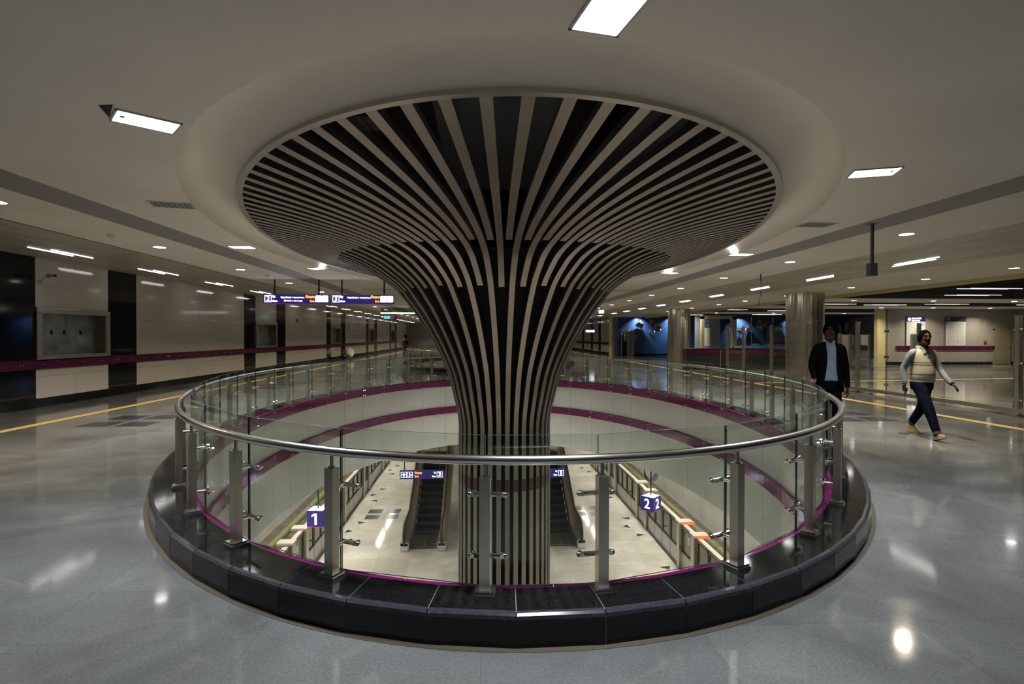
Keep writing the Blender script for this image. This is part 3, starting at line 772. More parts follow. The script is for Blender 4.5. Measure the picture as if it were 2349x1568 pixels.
def frame_sq(mb, x, z, s, y, w=.012, m=0):      # outlined rounded square
    for a in (( x,x+s,z,z+w),(x,x+s,z+s-w,z+s),(x,x+w,z,z+s),(x+s-w,x+s,z,z+s)): mb.box(a[0],a[1],y-.001,y,a[2],a[3],m)
HI_EXIT = 'िनकास'; HI_GATE = 'गेट'
def gate_sign(x0, x1, z0, z1, y, num, lines, label, ceil_z):
    t = thing('gate_sign', label, 'hanging sign', ((x0+x1)/2, y, (z0+z1)/2))
    w = (x1-x0)/2; h = (z1-z0)/2
    mb = MB(); mb.box(-w,w,-.05,.05,-h,h); mb.build('box', M_signblue, t, bevel=.004)
    mb = MB(); mb.box(-w,w,-.052,-.0502,-h,-h+.012); mb.build('edge_strip', M_signred, t)
    yy = -.0515; a = MB(); o = MB()
    s = 2*h*.72; xl = -w+.03; zl_ = -h+.05
    frame_sq(a, xl, zl_, s, yy, .018); put_text(a, num, s*.95, xl+s/2, zl_+s/2, yy, 'CENTER', bold=.004)
    put_text(a, HI_GATE, .075, xl+s+.02, h-.07, yy, bold=.002); put_text(a, 'Gate', .07, xl+s+.02, zl_+.035, yy, bold=.002)
    for k, (l, r_) in enumerate(lines):
        z = h-.085-k*.095
        put_text(a, l, .045, -.15, z, yy, 'RIGHT', bold=.0014); a.box(-.125,-.1,yy-.001,yy,z-.0125,z+.0125); put_text(a, r_, .04, -.07, z, yy, bold=.0012)
    put_text(o, HI_EXIT, .1, w-.4, h-.075, yy, 'RIGHT', bold=.002); put_text(o, 'Exit', .085, w-.4, -h+.085, yy, 'RIGHT', bold=.002)
    a.poly(rr_poly(w-.38,w-.2,-h+.06,h-.03,.02,yy)); a.poly(rr_poly(w-.19,w-.02,-h+.06,h-.03,.02,yy))
    a.build('lettering', M_signwhite, t); o.build('exit_lettering', M_signorange, t)
    c = MB(); yt = yy-.002
    if True:
        c.box(w-.35,w-.33,yt-.001,yt,-h+.1,h-.06); c.box(w-.25,w-.235,yt-.001,yt,-h+.1,-.0); 
        for k in range(3): c.box(w-.32+k*.03,w-.29+k*.03,yt-.001,yt,-h+.1+k*.03,-h+.115+k*.03)
        if num == '3': c.prism([(w-.15,yt,.05),(w-.06,yt,.05),(w-.105,yt,.09)],(0,-.001,0)); c.prism([(w-.15,yt,-.05),(w-.1,yt,-.05),(w-.15,yt,0)],(0,-.001,0)); c.prism([(w-.06,yt,-.05),(w-.1,yt,-.02),(w-.06,yt,0)],(0,-.001,0))
        else: c.prism([(w-.13,yt,0),(w-.05,yt,.04),(w-.05,yt,-.04)],(0,-.001,0)) if False else None
    c.build('pictogram', M_signteal, t)
    for sx in (-.68,.68): mb = MB(); mb.tube([(w*sx,0,h),(w*sx,0,ceil_z-(z0+z1)/2)],.022,8); mb.tube([(w*sx,0,h+.1),(w*sx,0,h+.16)],.03,8); mb.build('hanger', M_blackmetal, t)
    return t
gate_sign(-6.15,-4.33,2.5,2.77,16.2,'2',[('घरेलू हवाई अड्डा','Domestic Airport'),('मेहराम नगर','Mehram Nagar')],'left hanging blue gate sign reading 2, with Exit in orange',3.2)
gate_sign(-4.26,-2.5,2.5,2.77,16.2,'3',[('घरेलू हवाई अड्डा','Domestic Airport')],'hanging blue gate sign reading 3, touching the flared column in view',3.2)
t = thing('exit_sign', 'small dim blue exit sign hanging far down the left walkway', 'hanging sign', (-5.8,36,2.78))
mb = MB(); mb.box(-.41,.41,-.05,.05,-.15,.15); mb.build('box', M_signblue_dim, t)
mb = MB(); mb.poly(rr_poly(-.38,-.2,-.09,.1,.02,-.052)); mb.poly(rr_poly(-.18,0,-.09,.1,.02,-.052)); mb.build('pictogram', M_signteal, t)
mb = MB(); put_text(mb, HI_EXIT, .11, .05, .05, -.052); put_text(mb, 'Exit', .1, .05, -.06, -.052); mb.build('lettering', mat('sign_orange_dim',(.5,.2,.02),.5,emit=(.8,.25,.02),estr=.35), t)
for sx in (-.28,.28): mb = MB(); mb.tube([(sx,0,.15),(sx,0,.43)],.02,8); mb.build('hanger', M_blackmetal, t)
def stair_sign(x0, label):
    t = thing('exit_sign', label, 'hanging sign', (x0+.75, 19.3, -3.16)); w, h = .75, .145
    mb = MB(); mb.box(-w,w,-.05,.05,-h,h); mb.build('box', M_signblue, t, bevel=.003)
    a = MB(); o = MB(); y = -.052
    for k in range(2): frame_sq(a, -w+.04+k*.205, -.09, .19, y, .01)
    cx_ = -w+.04+.095
    a.prism([(cx_-.06,y,.0),(cx_+.06,y,.0),(cx_,y,.07)],(0,-.001,0)); a.box(cx_-.018,cx_+.018,y-.001,y,-.07,.0)
    cx_ += .205
    a.ball((cx_-.01,y,.06),.016,.001,.016,8,4); a.box(cx_-.03,cx_+.005,y-.001,y,-.02,.04); a.prism([(cx_-.06,y,-.075),(cx_+.06,y,.0),(cx_+.07,y,.015),(cx_+.07,y,-.01),(cx_-.04,y,-.075)],(0,-.001,0)); a.prism([(cx_+.0,y,.03),(cx_+.06,y,.005),(cx_+.055,y,.02)],(0,-.001,0))
    put_text(o, HI_EXIT, .1, -w+.5, .05, y, bold=.0015); put_text(o, 'Exit', .095, -w+.5, -.055, y, bold=.0015)
    frame_sq(a, w-.24, -.09, .19, y, .01); put_text(a, '3', .19, w-.145, .005, y, 'CENTER', bold=.003)
    put_text(a, HI_GATE, .055, w-.34, .06, y, bold=.0012); put_text(a, 'Gate', .06, w-.4, -.06, y, bold=.0012)
    a.build('lettering', M_signwhite, t); o.build('exit_lettering', M_signorange, t)
    for sx in (-.6,.6): mb = MB(); mb.tube([(sx,0,h),(sx,0,3.16+ZPC)],.018,8); mb.build('hanger', M_blackmetal, t)
stair_sign(-2.78, 'blue exit sign for gate 3 hanging before the left escalator'); stair_sign(1.42, 'blue exit sign for gate 3 hanging before the right escalator')
def cube_sign(x, y, num, rz, label, zc=-3.86):
    t = thing('platform_number_sign', label, 'hanging sign', (x,y,zc), rz); h = .235
    mb = MB(); mb.box(-h,h,-h,h,-h,h); mb.build('box', M_signblue, t, bevel=.006)
    mb = MB(); mb.box(-h-.002,h+.002,-h-.002,h+.002,-h,-h+.015); mb.build('edge_strip', M_signred, t)
    for k in range(4):
        mb = MB()
        if num == '1': mb.box(-.005,.055,-h-.005,-h-.004,-.16,.16); mb.prism([(-.005,-h-.004,.16),(-.09,-h-.004,.115),(-.09,-h-.004,.06),(-.005,-h-.004,.105)],(0,-.001,0))
        else: put_text(mb, num, .44, 0, .0, -h-.004, 'CENTER', bold=.004)
        M = Matrix.Rotation(k*PI/2,4,'Z'); mb.v = [tuple(M @ Vector(v)) for v in mb.v]; mb.build('numeral', M_signwhite, t)
    mb = MB()
    for a in ((-.2,-.03),(.03,.2)): mb.box(a[0],a[1],-.17,.17,h,h+.012)
    mb.build('lamp', M_signwhite, t)
    mb = MB(); mb.tube([(0,0,h),(0,0,ZPC-zc)],.022,8); mb.build('hanger', M_blackmetal, t)
cube_sign(5.57,18.0,'2',R(42),'dark blue hanging cube sign showing two white 2s'); cube_sign(-4.68,16.3,'1',R(-8),'dark blue hanging cube sign showing a white 1', -3.6)
t = thing('cable_coil', 'coil of black cable hanging over the right screen doors', 'cable', (6.35,20.6,-3.5))
mb = MB()
for k in range(4):
    mb.tube([(.26*math.cos(a)*(1-.08*k), .05*k-.1+.03*math.sin(2*a), .33*math.sin(a)+.03*k) for a in [2*PI*i/28 for i in range(28)]], .014, 6, closed=True)
mb.build('loop', M_rubber, t, smooth=True)
mb = MB(); mb.tube([(0,0,.33),(.02,0,3.5+ZPC)],.03,8); mb.build('conduit', M_blackmetal, t)

# ================================================================== lamps
def lamp(name, typ, loc, energy, size=.2, size_y=None, rot=(0,0,0), col=(1,.95,.88), spread=R(150), parent=None):
    l = bpy.data.lights.new(name, 'AREA'); l.energy = energy; l.color = col
    l.shape = typ; l.size = size
    if size_y: l.size_y = size_y
    l.spread = spread
    o = bpy.data.objects.new(name, l); COL.objects.link(o); o.location = loc; o.rotation_euler = rot
    if parent is not None: o.parent = parent
    return o
WARM = (1,.85,.61); COOL = (.93,.97,1); NEUT = (1,.95,.87)
DLR = MB(); DLR.lathe([(.1,.0),(.128,-.004),(.133,0)],20); DLR_ME = DLR.mesh('trim_ring', M_frame, True)
DLD = MB(); DLD.lathe([(.0001,-.002),(.1,-.002)],20); DLD_ME = DLD.mesh('diffuser', M_white_glow)
def downlight(x, y, z, label, e, group='round downlights'):
    t = thing('ceiling_downlight', label, 'downlight', (x,y,z-.001), 0, group)
    link(bpy.data.objects.new('trim_ring', DLR_ME), t); link(bpy.data.objects.new('diffuser', DLD_ME), t)
    lamp('downlight_lamp','DISK',(0,0,-.012),e,.18,col=WARM,parent=t,spread=R(135))
E_DL = 74; E_SQ = 80; E_LIN = 20
for i in range(-2, 19):
    y = 10.48+3.42*i
    if y > 5: downlight(-5.83, y, ZC, 'round downlight in the left cream ceiling strip, %s from the camera end' % ORD[max(0,i+1)], E_DL, 'downlights over the left walkway')
for i, y in enumerate([8.38,11.67,14.95,18.26,21.44,24.7,28.1,31.4,34.7,38,42,46,50,55,60,66]):
    downlight(6.63, y, ZC, 'round downlight in the right cream ceiling strip nearest the oval, %s from the camera end' % ORD[i], E_DL, 'downlights over the right walkway')
for i, (x,y) in enumerate([(12.4,9.4),(12.4,12.36),(12.32,14.86),(12.06,17.6),(12.0,21.3),(11.9,24.6),(11.9,27.4),(11.9,31),(11.9,35)]):
    downlight(x, y, ZC, 'round downlight in the cream strip over the glass barrier, %s from the camera end' % ORD[i], E_DL*.85, 'downlights over the glass barrier')
for i, (x,y) in enumerate([(16.5,23.9),(20.2,23.9),(24,23.9),(18,29.6),(22,29.6),(25,29.6),(28.3,29.6),(16,37.2),(20,37.2),(25,37.2),(29,23.9),(28,37.2)]):
    downlight(x, y, ZC, 'round downlight in the cross hall ceiling, %s row, %s from the left' % (('near','near','near','middle','middle','middle','middle','far','far','far','near','far')[i], ('first','second','third','first','second','third','fourth','first','second','third','fourth','fourth')[i]), E_DL*.8, 'downlights of the cross hall')
def square_light(x, y, rz, label):
    t = thing('recessed_square_light', label, 'ceiling light', (x,y,ZC), rz, 'square lights round the oval recess')
    w, d = .21, .14
    mb = MB(); 
    for a in ((-w,w,-d,-d+.015),(-w,w,d-.015,d),(-w,-w+.015,-d,d),(w-.015,w,-d,d)): mb.box(a[0],a[1],a[2],a[3],-.012,.0)
    mb.build('frame', M_frame, t)
    mb = MB(); mb.box(-w+.015,w-.015,-d+.015,d-.015,-.006,-.002); mb.build('diffuser', M_lampcool, t)
    mb = MB(); mb.box(w-.075,w-.045,-.018,.018,-.009,-.006); mb.build('sensor', M_blackmetal, t)
    lamp('square_lamp','RECTANGLE',(0,0,-.02),E_SQ,.34,.22,col=COOL,parent=t,spread=R(140))
for x,y,rz,lab in [(.63,2.72,-78,'large bright square ceiling light directly above the camera, cut by the picture top'),(-2.5,4.33,220,'bright square ceiling light above the left walkway beside a dark triangular gap'),(3.81,5.24,-20,'bright square ceiling light right of the oval ceiling recess'),(-4.31,10.33,180,'square ceiling light at the left edge of the oval recess, nearer of two'),(-3.89,13.48,150,'square ceiling light at the left edge of the oval recess, farther of two'),(5.05,10.62,0,'square ceiling light at the right edge of the oval recess, nearer of two'),(4.73,13.79,30,'square ceiling light at the right edge of the oval recess, farther of two')]:
    square_light(x,y,R(rz),lab)
mb = MB(); mb.poly([(-2.66,4.05,ZC-.002),(-2.55,4.03,ZC-.002),(-2.73,4.27,ZC-.002)]); tag(mb.build('ceiling_gap', M_void), 'dark triangular gap in the ceiling beside the left square light', 'ceiling gap')
def linear_light(x, y, z, label, e, ang=0, L=1.2, m=None, group='linear ceiling lights'):
    t = thing('linear_ceiling_light', label, 'ceiling light', (x,y,z), ang, group)
    for dx, dy in ((-.1,-.16),(.1,.16)):
        mb = MB(); mb.box(dx-.010,dx+.010,dy-L/2,dy+L/2,-.012,.0); mb.build('tube', m or M_tube, t)
i = 0
for k in range(-2,18):
    y = 12.15+3.5*k
    if y < 4: continue
    linear_light(-8.72, y, 3.32, 'twin-tube linear light in the left metal ceiling, %s from the camera end' % ORD[i], E_LIN, group='linear lights of the left metal ceiling'); i += 1
for i, y in enumerate([8.0,11.45,14.8,18.08,21.5,24.9,28.3,31.7,35.1,38.5,43,47.5,52,57,62,68]):
    linear_light(9.24, y, ZC, 'twin-tube linear light in the right metal ceiling, %s from the camera end' % ORD[i], E_LIN*.8, group='linear lights of the right metal ceiling')
for i, (x,y) in enumerate([(16.5,12.5),(22,15.5),(17,17.8),(25,19),(19,20.6),(28,21.4),(17.5,26.8),(23,26.4),(20.5,27.3),(28,26.6),(15,33),(19,34),(15.5,41),(21,40),(25,42)]):
    linear_light(x, y, ZC+.02, 'linear light in the dark louver ceiling %s, about %d metres away' % (('near the barrier','over mid hall','at the far right')[min(2,int((x-14)/5))], int(y)), 0, R(90), 1.8, M_tubedim, 'linear lights of the louver ceiling')
# cross-hall fill comes from its own ceiling lamps
for x,y in ((17,20),(23,20),(18,34),(24,34)): lamp('louver_lamp','RECTANGLE',(x,y,ZC-.01),110,1.6,.2,col=NEUT)
# wall washers over the blue wall
for i, x in enumerate((12.9,15.7,21.5,26.0)):
    t = thing('wall_washer', 'small spotlight washing the dark blue wall, %s from the left' % ('first','second','third','fourth')[i], 'spotlight', (x,YBL-.75,3.2), 0, 'wall washers over the blue wall')
    mb = MB(); mb.tube([(0,0,0),(0,0,.1)],.04,10); mb.build('can', M_blackmetal, t)
    lamp('washer_lamp','DISK',(0,.1,-.02),38,.08,rot=(R(28),0,0),col=(.85,.93,1),parent=t,spread=R(110))
# platform luminaires (seen as streaks on the platform floor)
for side, x in (('left',-5.75),('right',6.68)):
    i = 0
    for k in range(12):
        y = -2+3.4*k
        t = thing('platform_light', 'linear light of the platform ceiling over the %s platform edge, %s from the camera end' % (side, ORD[k]), 'ceiling light', (x,y,ZPC), 0, 'linear lights of the platform ceiling')
        mb = MB(); mb.box(-.05,.05,-1.2,1.2,-.04,-.0); mb.build('tube', M_tubep, t)
        lamp('platform_lamp','RECTANGLE',(0,0,-.05),100,.06,2.4,col=(1,.89,.79),parent=t)

# ceiling bits
for x,y,a,lab in ((-3.78,7.07,15,'square air grille in the ceiling left of the oval recess'),(4.78,7.74,3,'square air grille in the ceiling right of the oval recess')):
    t = thing('air_grille', lab, 'air vent', (x,y,ZC), R(a))
    mb = MB()
    for b in ((-.24,.24,-.16,-.14),(-.24,.24,.14,.16),(-.24,-.22,-.16,.16),(.22,.24,-.16,.16)): mb.box(b[0],b[1],b[2],b[3],-.008,0)
    mb.build('frame', M_frame, t); mb = MB(); mb.poly([(-.22,-.14,-.001),(.22,-.14,-.001),(.22,.14,-.001),(-.22,.14,-.001)]); mb.build('backing', M_paintgrey, t)
    for k in range(7): mb = MB(); mb.box(-.2+k*.062,-.2+k*.062+.03,-.14,.14,-.007,-.002); mb.build('slat', M_band, t)
for x,y,z,lab in ((-5.87,9.22,ZC,'small cream smoke detector in the left ceiling strip'),(-5.6,15.0,ZC,'smoke detector in the ceiling strip behind the gate 2 sign'),(6.9,13.4,ZC,'smoke detector in the right ceiling strip near the oval')):
    mb = MB(); mb.lathe([(.0001,-.055),(.03,-.055),(.045,-.04),(.05,-.015),(.06,-.012),(.062,0)],18); o = mb.build('smoke_detector', M_white, smooth=True, loc=(x,y,z)); tag(o, lab, 'smoke detector')
for x,y,w,l,m,lab in ((-7.2,12.6,.5,.5,M_band,'access hatch in the left metal ceiling, nearest the camera'),(-7.4,17.2,.5,.5,M_band,'access hatch in the left metal ceiling, farther back'),(8.1,12.5,.5,.6,M_band,'access hatch in the right metal ceiling, nearest the camera'),(8.3,16.6,.5,.6,M_band,'access hatch in the right metal ceiling, farther back')):
    mb = MB()
    z = 3.32 if x < 0 else ZC
    for b in ((x,x+w,y,y+.012),(x,x+w,y+l,y+l+.012),(x,x+.012,y,y+l),(x+w,x+w+.012,y,y+l)): mb.box(b[0],b[1],b[2],b[3],z-.002,z)
    tag(mb.build('ceiling_hatch', m), lab, 'ceiling hatch')
for x0,x1,y,lab in ((-4.1,-2.9,19.3,'long slot vent in the ceiling behind the gate 3 sign'),(4.6,5.9,19.3,'long slot vent in the ceiling right of the flared column')):
    mb = MB(); mb.box(x0,x1,y,y+.12,ZC-.004,ZC); tag(mb.build('slot_vent', M_paintgrey), lab, 'air vent')
t = thing('ceiling_conduit', 'grey box hanging on a slotted metal channel on the right', 'hanging box', (5.53,7.63,ZC))
mb = MB(); mb.box(-.014,.014,-.02,.02,-.56,0); mb.box(-.06,.06,-.05,.05,-.006,0)
c = mb.build('channel', M_paintgrey, t)
mb = MB()
for k in range(10): mb.box(-.006,.006,-.022,-.0195,-.08-.05*k,-.055-.05*k)
mb.build('slot', M_void, c)
mb = MB(); mb.box(-.05,.05,-.05,.05,-.74,-.56); mb.build('box', M_paintgrey, t, bevel=.004)
t = thing('hanging_cable', 'thin black cable dangling from a short pipe over the glass barrier', 'cable', (6.99,13.63,ZC))
mb = MB(); mb.tube([(0,0,0),(0,0,-.2)],.018,8); mb.build('pipe', M_paintgrey, t)
mb = MB(); mb.tube([(0,0,-.2),(.01,0,-.35),(-.01,0,-.6),(-.06,.02,-.85)],.007,6); mb.build('cable', M_rubber, t)
t = thing('security_camera', 'beige security camera on a bracket high on the left wall', 'camera', (XW,12.9,2.86))
mb = MB(); mb.tube([(.0,0,-.08),(.12,0,-.06),(.2,0,.02)],.025,8); mb.build('bracket', M_frame, t)
mb = MB(); M = Matrix.Translation((.3,.0,.05)) @ Matrix.Rotation(R(-35),4,'Z'); mb.box(-.17,.17,-.05,.05,-.045,.045,0,M); b = mb.build('housing', M_frame, t, bevel=.01)
mb = MB(); mb.box(.165,.173,-.04,.04,-.032,.03,0,M); mb.build('lens', M_void, b)
mb = MB(); mb.box(XW,XW+.06,30.2,30.42,2.3,2.5); tag(mb.build('alarm_box', M_red), 'small red alarm box on the pale left wall', 'alarm')

# sacks by the left wall
def lumpy(name, c, r, m, label, cat, seed, top=True):
    rnd = random.Random(seed); mb = MB(); n, k = 18, 12; rings = []
    for i in range(k+1):
        a = -PI/2+PI*i/k; a = max(-PI/2+.06, min(PI/2-.06, a)); ring = []
        for j in range(n):
            q = 1+.16*math.sin(3*j*2*PI/n+i)+rnd.uniform(-.1,.1); s = .4 if (top and i >= k-1) else 1
            ring.append((r[0]*math.cos(a)*math.cos(2*PI*j/n)*q*s, r[1]*math.cos(a)*math.sin(2*PI*j/n)*q*s, r[2]+r[2]*math.sin(a)*(1+.1*rnd.random())))
        rings.append(ring)
    mb.rings(rings); o = mb.build(name, m, smooth=True, loc=c); tag(o, label, cat); return o
lumpy('sack', (-9.2,39.5,0), (.3,.3,.38), M_sack, 'lumpy white sack standing against the left wall', 'sack', 3)
lumpy('sack', (-9.35,38.75,0), (.26,.22,.2), M_blackmetal, 'dark bag slumped beside the white sack', 'bag', 5)

# ================================================================== right side furniture
def clad_column(x, y, label):
    t = thing('steel_column', label, 'column', (x,y,0)); mb = MB(); n = 96; vs = []; prof = []
    for j in range(n):
        a = 2*PI*j/n; r0 = .64+.012*abs(math.sin(8*a))**.6; prof.append((r0*math.cos(a), r0*math.sin(a)))
    mb.rings([[(px,py,z) for px,py in prof] for z in (0,1.09,2.18,3.2)], caps=False); mb.build('cladding', M_colsteel, t, smooth=True)
    for z in (1.09,2.18): mb = MB(); mb.lathe([(.655,z-.004),(.657,z),(.655,z+.004)],48); mb.build('seam', M_paintgrey, t)
    return t
M_colsteel = brushed('column_cladding_steel', (.68,.64,.56), .24, (1,1,.2), .05)
clad_column(12.05,20.2,'thick round steel column behind the man in the dark suit'); clad_column(11.75,32.6,'round steel column farther back, left of the ticket counter')

XB = 10.95
t = thing('glass_barrier', 'tall clear glass barrier with steel posts along the right walkway', 'barrier', (XB,0,0))
py = [6.6,10.8,15.67,18.12,20.51,22.75,24.28]
for y in py:
    mb = MB(); mb.box(-.045,.045,y-.05,y+.05,.01,2.04); p = mb.build('post', M_steel, t)
    mb = MB(); mb.box(-.16,.16,y-.12,y+.12,0,.02); mb.build('base_plate', M_bright, p)
    for z in (.3,1.05,1.75):
        for s in (-1,1): mb = MB(); mb.tube([(0,y+s*.05,z),(0,y+s*.1,z)],.02,8); mb.build('clamp', M_bright, p)
pan = [(2.2,6.5)] + [(6.7,8.7),(8.74,10.7),(10.9,14.5),(14.54,15.57),(15.77,18.02),(18.22,20.41),(20.61,22.65),(22.85,24.18)]
for a,b in pan:
    mb = MB(); mb.box(-.008,.008,a,b,.14,2.0); o = mb.build('glass_panel', [M_clear, M_gedge], t)
    for pl in o.data.polygons: pl.material_index = 0 if abs(pl.normal.x) > .5 else 1
for z in (.3,1.05,1.75): 
    for y in (8.72,14.52): mb = MB(); mb.box(-.02,.02,y-.06,y+.06,z-.03,z+.03); mb.build('patch_fitting', M_bright, t)
mb = MB(); mb.box(-.05,.05,2.2,24.3,.05,.14); mb.build('base_rail', M_steel, t)
t = thing('glass_barrier', 'lower glass gate barrier standing beyond the man in the dark suit', 'barrier', (0,0,0))
mb = MB(); mb.box(17.55,17.67,21.5,21.6,0,2.15); mb.build('post', M_steel, t)
pp = [(17.0,25.6),(18.9,27.6),(21.2,29.4)]
for (x,y) in pp: mb = MB(); mb.box(x-.06,x+.06,y-.06,y+.06,0,1.75); mb.build('post', M_steel, t)
for (a,b),(c,d) in zip(pp,pp[1:]):
    v = Vector((c-a,d-b,0)); L = v.length; g = MB(); M = Matrix.Translation((a,b,0)) @ Matrix.Rotation(math.atan2(v.y,v.x),4,'Z'); g.box(.1,L-.1,-.006,.006,.12,1.7,0,M); g.build('glass_panel', M_clear, t)
mb = MB(); mb.box(24.0,24.35,29.8,30.0,0,1.75); tag(mb.build('gate_cabinet', mat('cabinet_grey',(.2,.2,.2),.45), bevel=.01), 'grey cabinet standing against the grey wall near its yellow end', 'cabinet')

# ticket counter
t = thing('ticket_counter', 'black ticket counter with a maroon band and steel top', 'counter', (0,0,0))
Yc = 26.6
mb = MB(); mb.box(9.95,11.95,Yc,Yc+.5,0,.76); mb.box(11.95,15.6,Yc-.0,Yc+.5,0,.76); mb.build('front_panel', M_counter, t)
mb = MB(); mb.box(9.94,15.6,Yc-.02,Yc+.5,.76,.99); mb.build('band', M_maroon, t)
mb = MB(); mb.box(9.9,15.65,Yc-.06,Yc+.6,.99,1.03); mb.build('top', M_bright, t)
mb = MB(); mb.box(11.62,11.66,Yc-.03,Yc-.02,0,.99); mb.build('post', M_steel, t)
mb = MB(); mb.box(10.3,15.6,Yc+.45,Yc+.462,1.03,2.4); mb.build('glass_panel', M_clear, t)
for x in (12.35,13.4,14.5): mb = MB(); mb.tube([(x,Yc+.44,1.03),(x,Yc+.44,2.55)],.016,8); mb.build('rod', M_bright, t)
# doorway portal with poster, behind the counter
t = thing('portal_frame', 'pale yellow door frame standing behind the ticket counter', 'door frame', (0,0,0)); Yp = 31.2
mb = MB(); mb.box(12.55,12.72,Yp,Yp+.2,0,2.75); mb.box(14.35,14.6,Yp,Yp+.2,0,2.75); mb.box(12.55,14.6,Yp,Yp+.2,2.6,2.78); mb.build('frame', mat('frame_cream',(.33,.30,.20),.6), t)
mb = MB(); mb.box(12.4,13.9,Yp+.6,Yp+.66,0.4,2.85); o = mb.build('partition_board', mat('board_grey',(.20,.24,.33),.4)); tag(o, 'grey partition board behind the cream door frame', 'board')
t = thing('poster', 'tall narrow poster with a blue header behind the ticket counter', 'poster', (13.05,Yp+.59,0))
mb = MB(); mb.box(-.26,.26,0,.01,1.05,2.1); mb.build('sheet', M_poster, t); mb = MB(); mb.box(-.26,.26,-.002,.008,2.1,2.42); mb.build('header', mat('poster_blue',(.05,.14,.36),.4), t)
mb = MB(); mb.box(.1,.16,-.004,-.002,2.18,2.34); put_text(mb, 'Toilets', .1, -.22, 2.28, -.004); mb.build('lettering', M_poster, t)
mb = MB(); pts = []
for i in range(25): pts.append((12.4+3.0*i/24, Yc+.25, 1.05+.16*abs(math.sin(i*.55))*math.sin(PI*i/24)+.03))
vs = [(x,y-.2+.06*math.sin(i),1.035) for i,(x,y,z) in enumerate(pts)] + [(x,y,z+.03) for x,y,z in pts] + [(x,y+.18,1.04) for x,y,z in pts]
mb.add(vs, [(r_*25+i, r_*25+i+1, (r_+1)*25+i+1, (r_+1)*25+i) for r_ in range(2) for i in range(24)])
tag(mb.build('plastic_sheet', mat('blue_plastic',(.03,.08,.22),.15), smooth=True), 'crumpled dark blue plastic sheet lying on the ticket counter', 'plastic sheet')

# notice boards on the info wall
def notice(x0,x1,z0,z1,head,lit,label,lines):
    t = thing('notice_board', label, 'notice board', ((x0+x1)/2,YI-.03,(z0+z1)/2)); w=(x1-x0)/2; h=(z1-z0)/2
    mb = MB(); mb.box(-w-.03,w+.03,-.02,.03,-h-.03,h+.03); mb.build('frame', M_paintgrey, t)
    mb = MB(); mb.box(-w,w,-.03,-.02,-h+.03,h-.27); mb.build('sheet', M_poster, t)
    mb = MB(); mb.box(-w,w,-.03,-.02,h-.27,h); mb.build('header', M_signblue if lit else M_headdim, t)
    mb = MB(); mb.box(-w,w,-.032,-.02,-h,-h+.03); mb.build('edge_strip', M_purple, t)
    a = MB(); a.lathe([(.0001,0),(.09,0),(.09,.002)],20,M=Matrix.Translation((-w+.16,-.031,h-.135)) @ Matrix.Rotation(PI/2,4,'X')); 
    put_text(a, head[0], .09, -w+.3, h-.085, -.032); put_text(a, head[1], .1, -w+.3, h-.2, -.032, bold=.001)
    a.build('lettering', M_signwhite if lit else M_posterink, t)
    b = MB(); b.box(-w+.145,-w+.175,-.036,-.035,h-.2,h-.12); b.box(-w+.145,-w+.175,-.036,-.035,h-.1,h-.075); b.build('icon', M_headdim, t)
    c = MB(); lines(c, w, h); c.build('print', M_posterink, t)
def map_lines(c, w, h):
    rnd = random.Random(4)
    for k in range(12):
        a = rnd.uniform(0,2*PI); x0,z0 = rnd.uniform(-.1,.1)*w, rnd.uniform(-.15,.15)*h; L = rnd.uniform(.2,.55); 
        c.tube([(x0,-.031,z0-.1),(x0+L*.5*math.cos(a),-.031,z0-.1+L*.5*math.sin(a)),(x0+L*.8*math.cos(a+.4),-.031,z0-.1+L*.8*math.sin(a+.4))],.006,4)
    c.box(w-.35,w-.1,-.031,-.0305,h-.5,h-.42); c.box(w-.3,w-.05,-.031,-.0305,h-.36,h-.33)
def text_lines(c, w, h):
    for col_ in (-.8,.1):
        for k in range(9): c.box(col_*w,col_*w+.7*w,-.031,-.0305,h-.42-k*.1,h-.405-k*.1)
    for k in range(4): c.ball((-.7*w+k*.45*w,-.031,-h+.3),.045,.002,.045,8,4); c.box(-.85*w+k*.45*w,-.55*w+k*.45*w,-.031,-.0305,-h+.16,-h+.18)
notice(24.3,25.42,1.06,2.74,('नेटवर्क मानचित्र','System Map'),True,'notice board with a lit blue header and a white network map',map_lines)
notice(26.65,27.85,1.06,2.74,('जानकारी','Fares'),False,'notice board with a dim blue header and columns of text',text_lines)
mb = MB(); mb.box(29.0,29.14,YI-.06,YI,1.25,1.38); tag(mb.build('call_point', M_red), 'small red call point beside the tan door', 'alarm')
t = thing('loose_wire', 'loose white wires hanging from the cross hall ceiling', 'wire', (24.6,26.2,ZC))
for dx in (0,.35): mb = MB(); mb.tube([(dx,0,0),(dx*.8,0,-.25),(dx*.6-.1,0,-.5),(dx*.4-.02,0,-.75),(dx*.3-.08,0,-1.0)],.008,5); mb.build('strand', M_sack, t)

# white cabinet door left on the blue wall
t = thing('door_2', 'open white door leaf on the blue wall, left end', 'door', (11.95,YBL-.03,0)); t['kind'] = 'structure'
mb = MB(); mb.box(-.42,-.36,-.06,.02,0,2.1); mb.box(.6,.66,-.06,.02,0,2.1); mb.box(-.42,.66,-.06,.02,2.04,2.1); mb.build('door_frame', M_doorw, t)
mb = MB(); mb.box(-.36,.06,-.0,.01,0,2.04); mb.build('opening', M_void, t)
mb = MB(); mb.box(-.2,.04,-.012,-.002,1.15,2.04); mb.build('inner_wall', mat('room_yellow',(.34,.28,.10),.7), t)
mb = MB(); mb.box(.04,.6,-.09,-.05,.02,2.04); lf = mb.build('door_leaf', M_doorw, t)
mb = MB(); fr = rr_poly(.14,.5,.25,1.9,.08,-.092); mb.poly(fr); mb.build('inset', mat('door_inset',(.25,.25,.25),.5), lf)
t = thing('fire_sign', 'small red and white sign beside the open white door', 'sign', (12.62,YBL-.05,1.5))
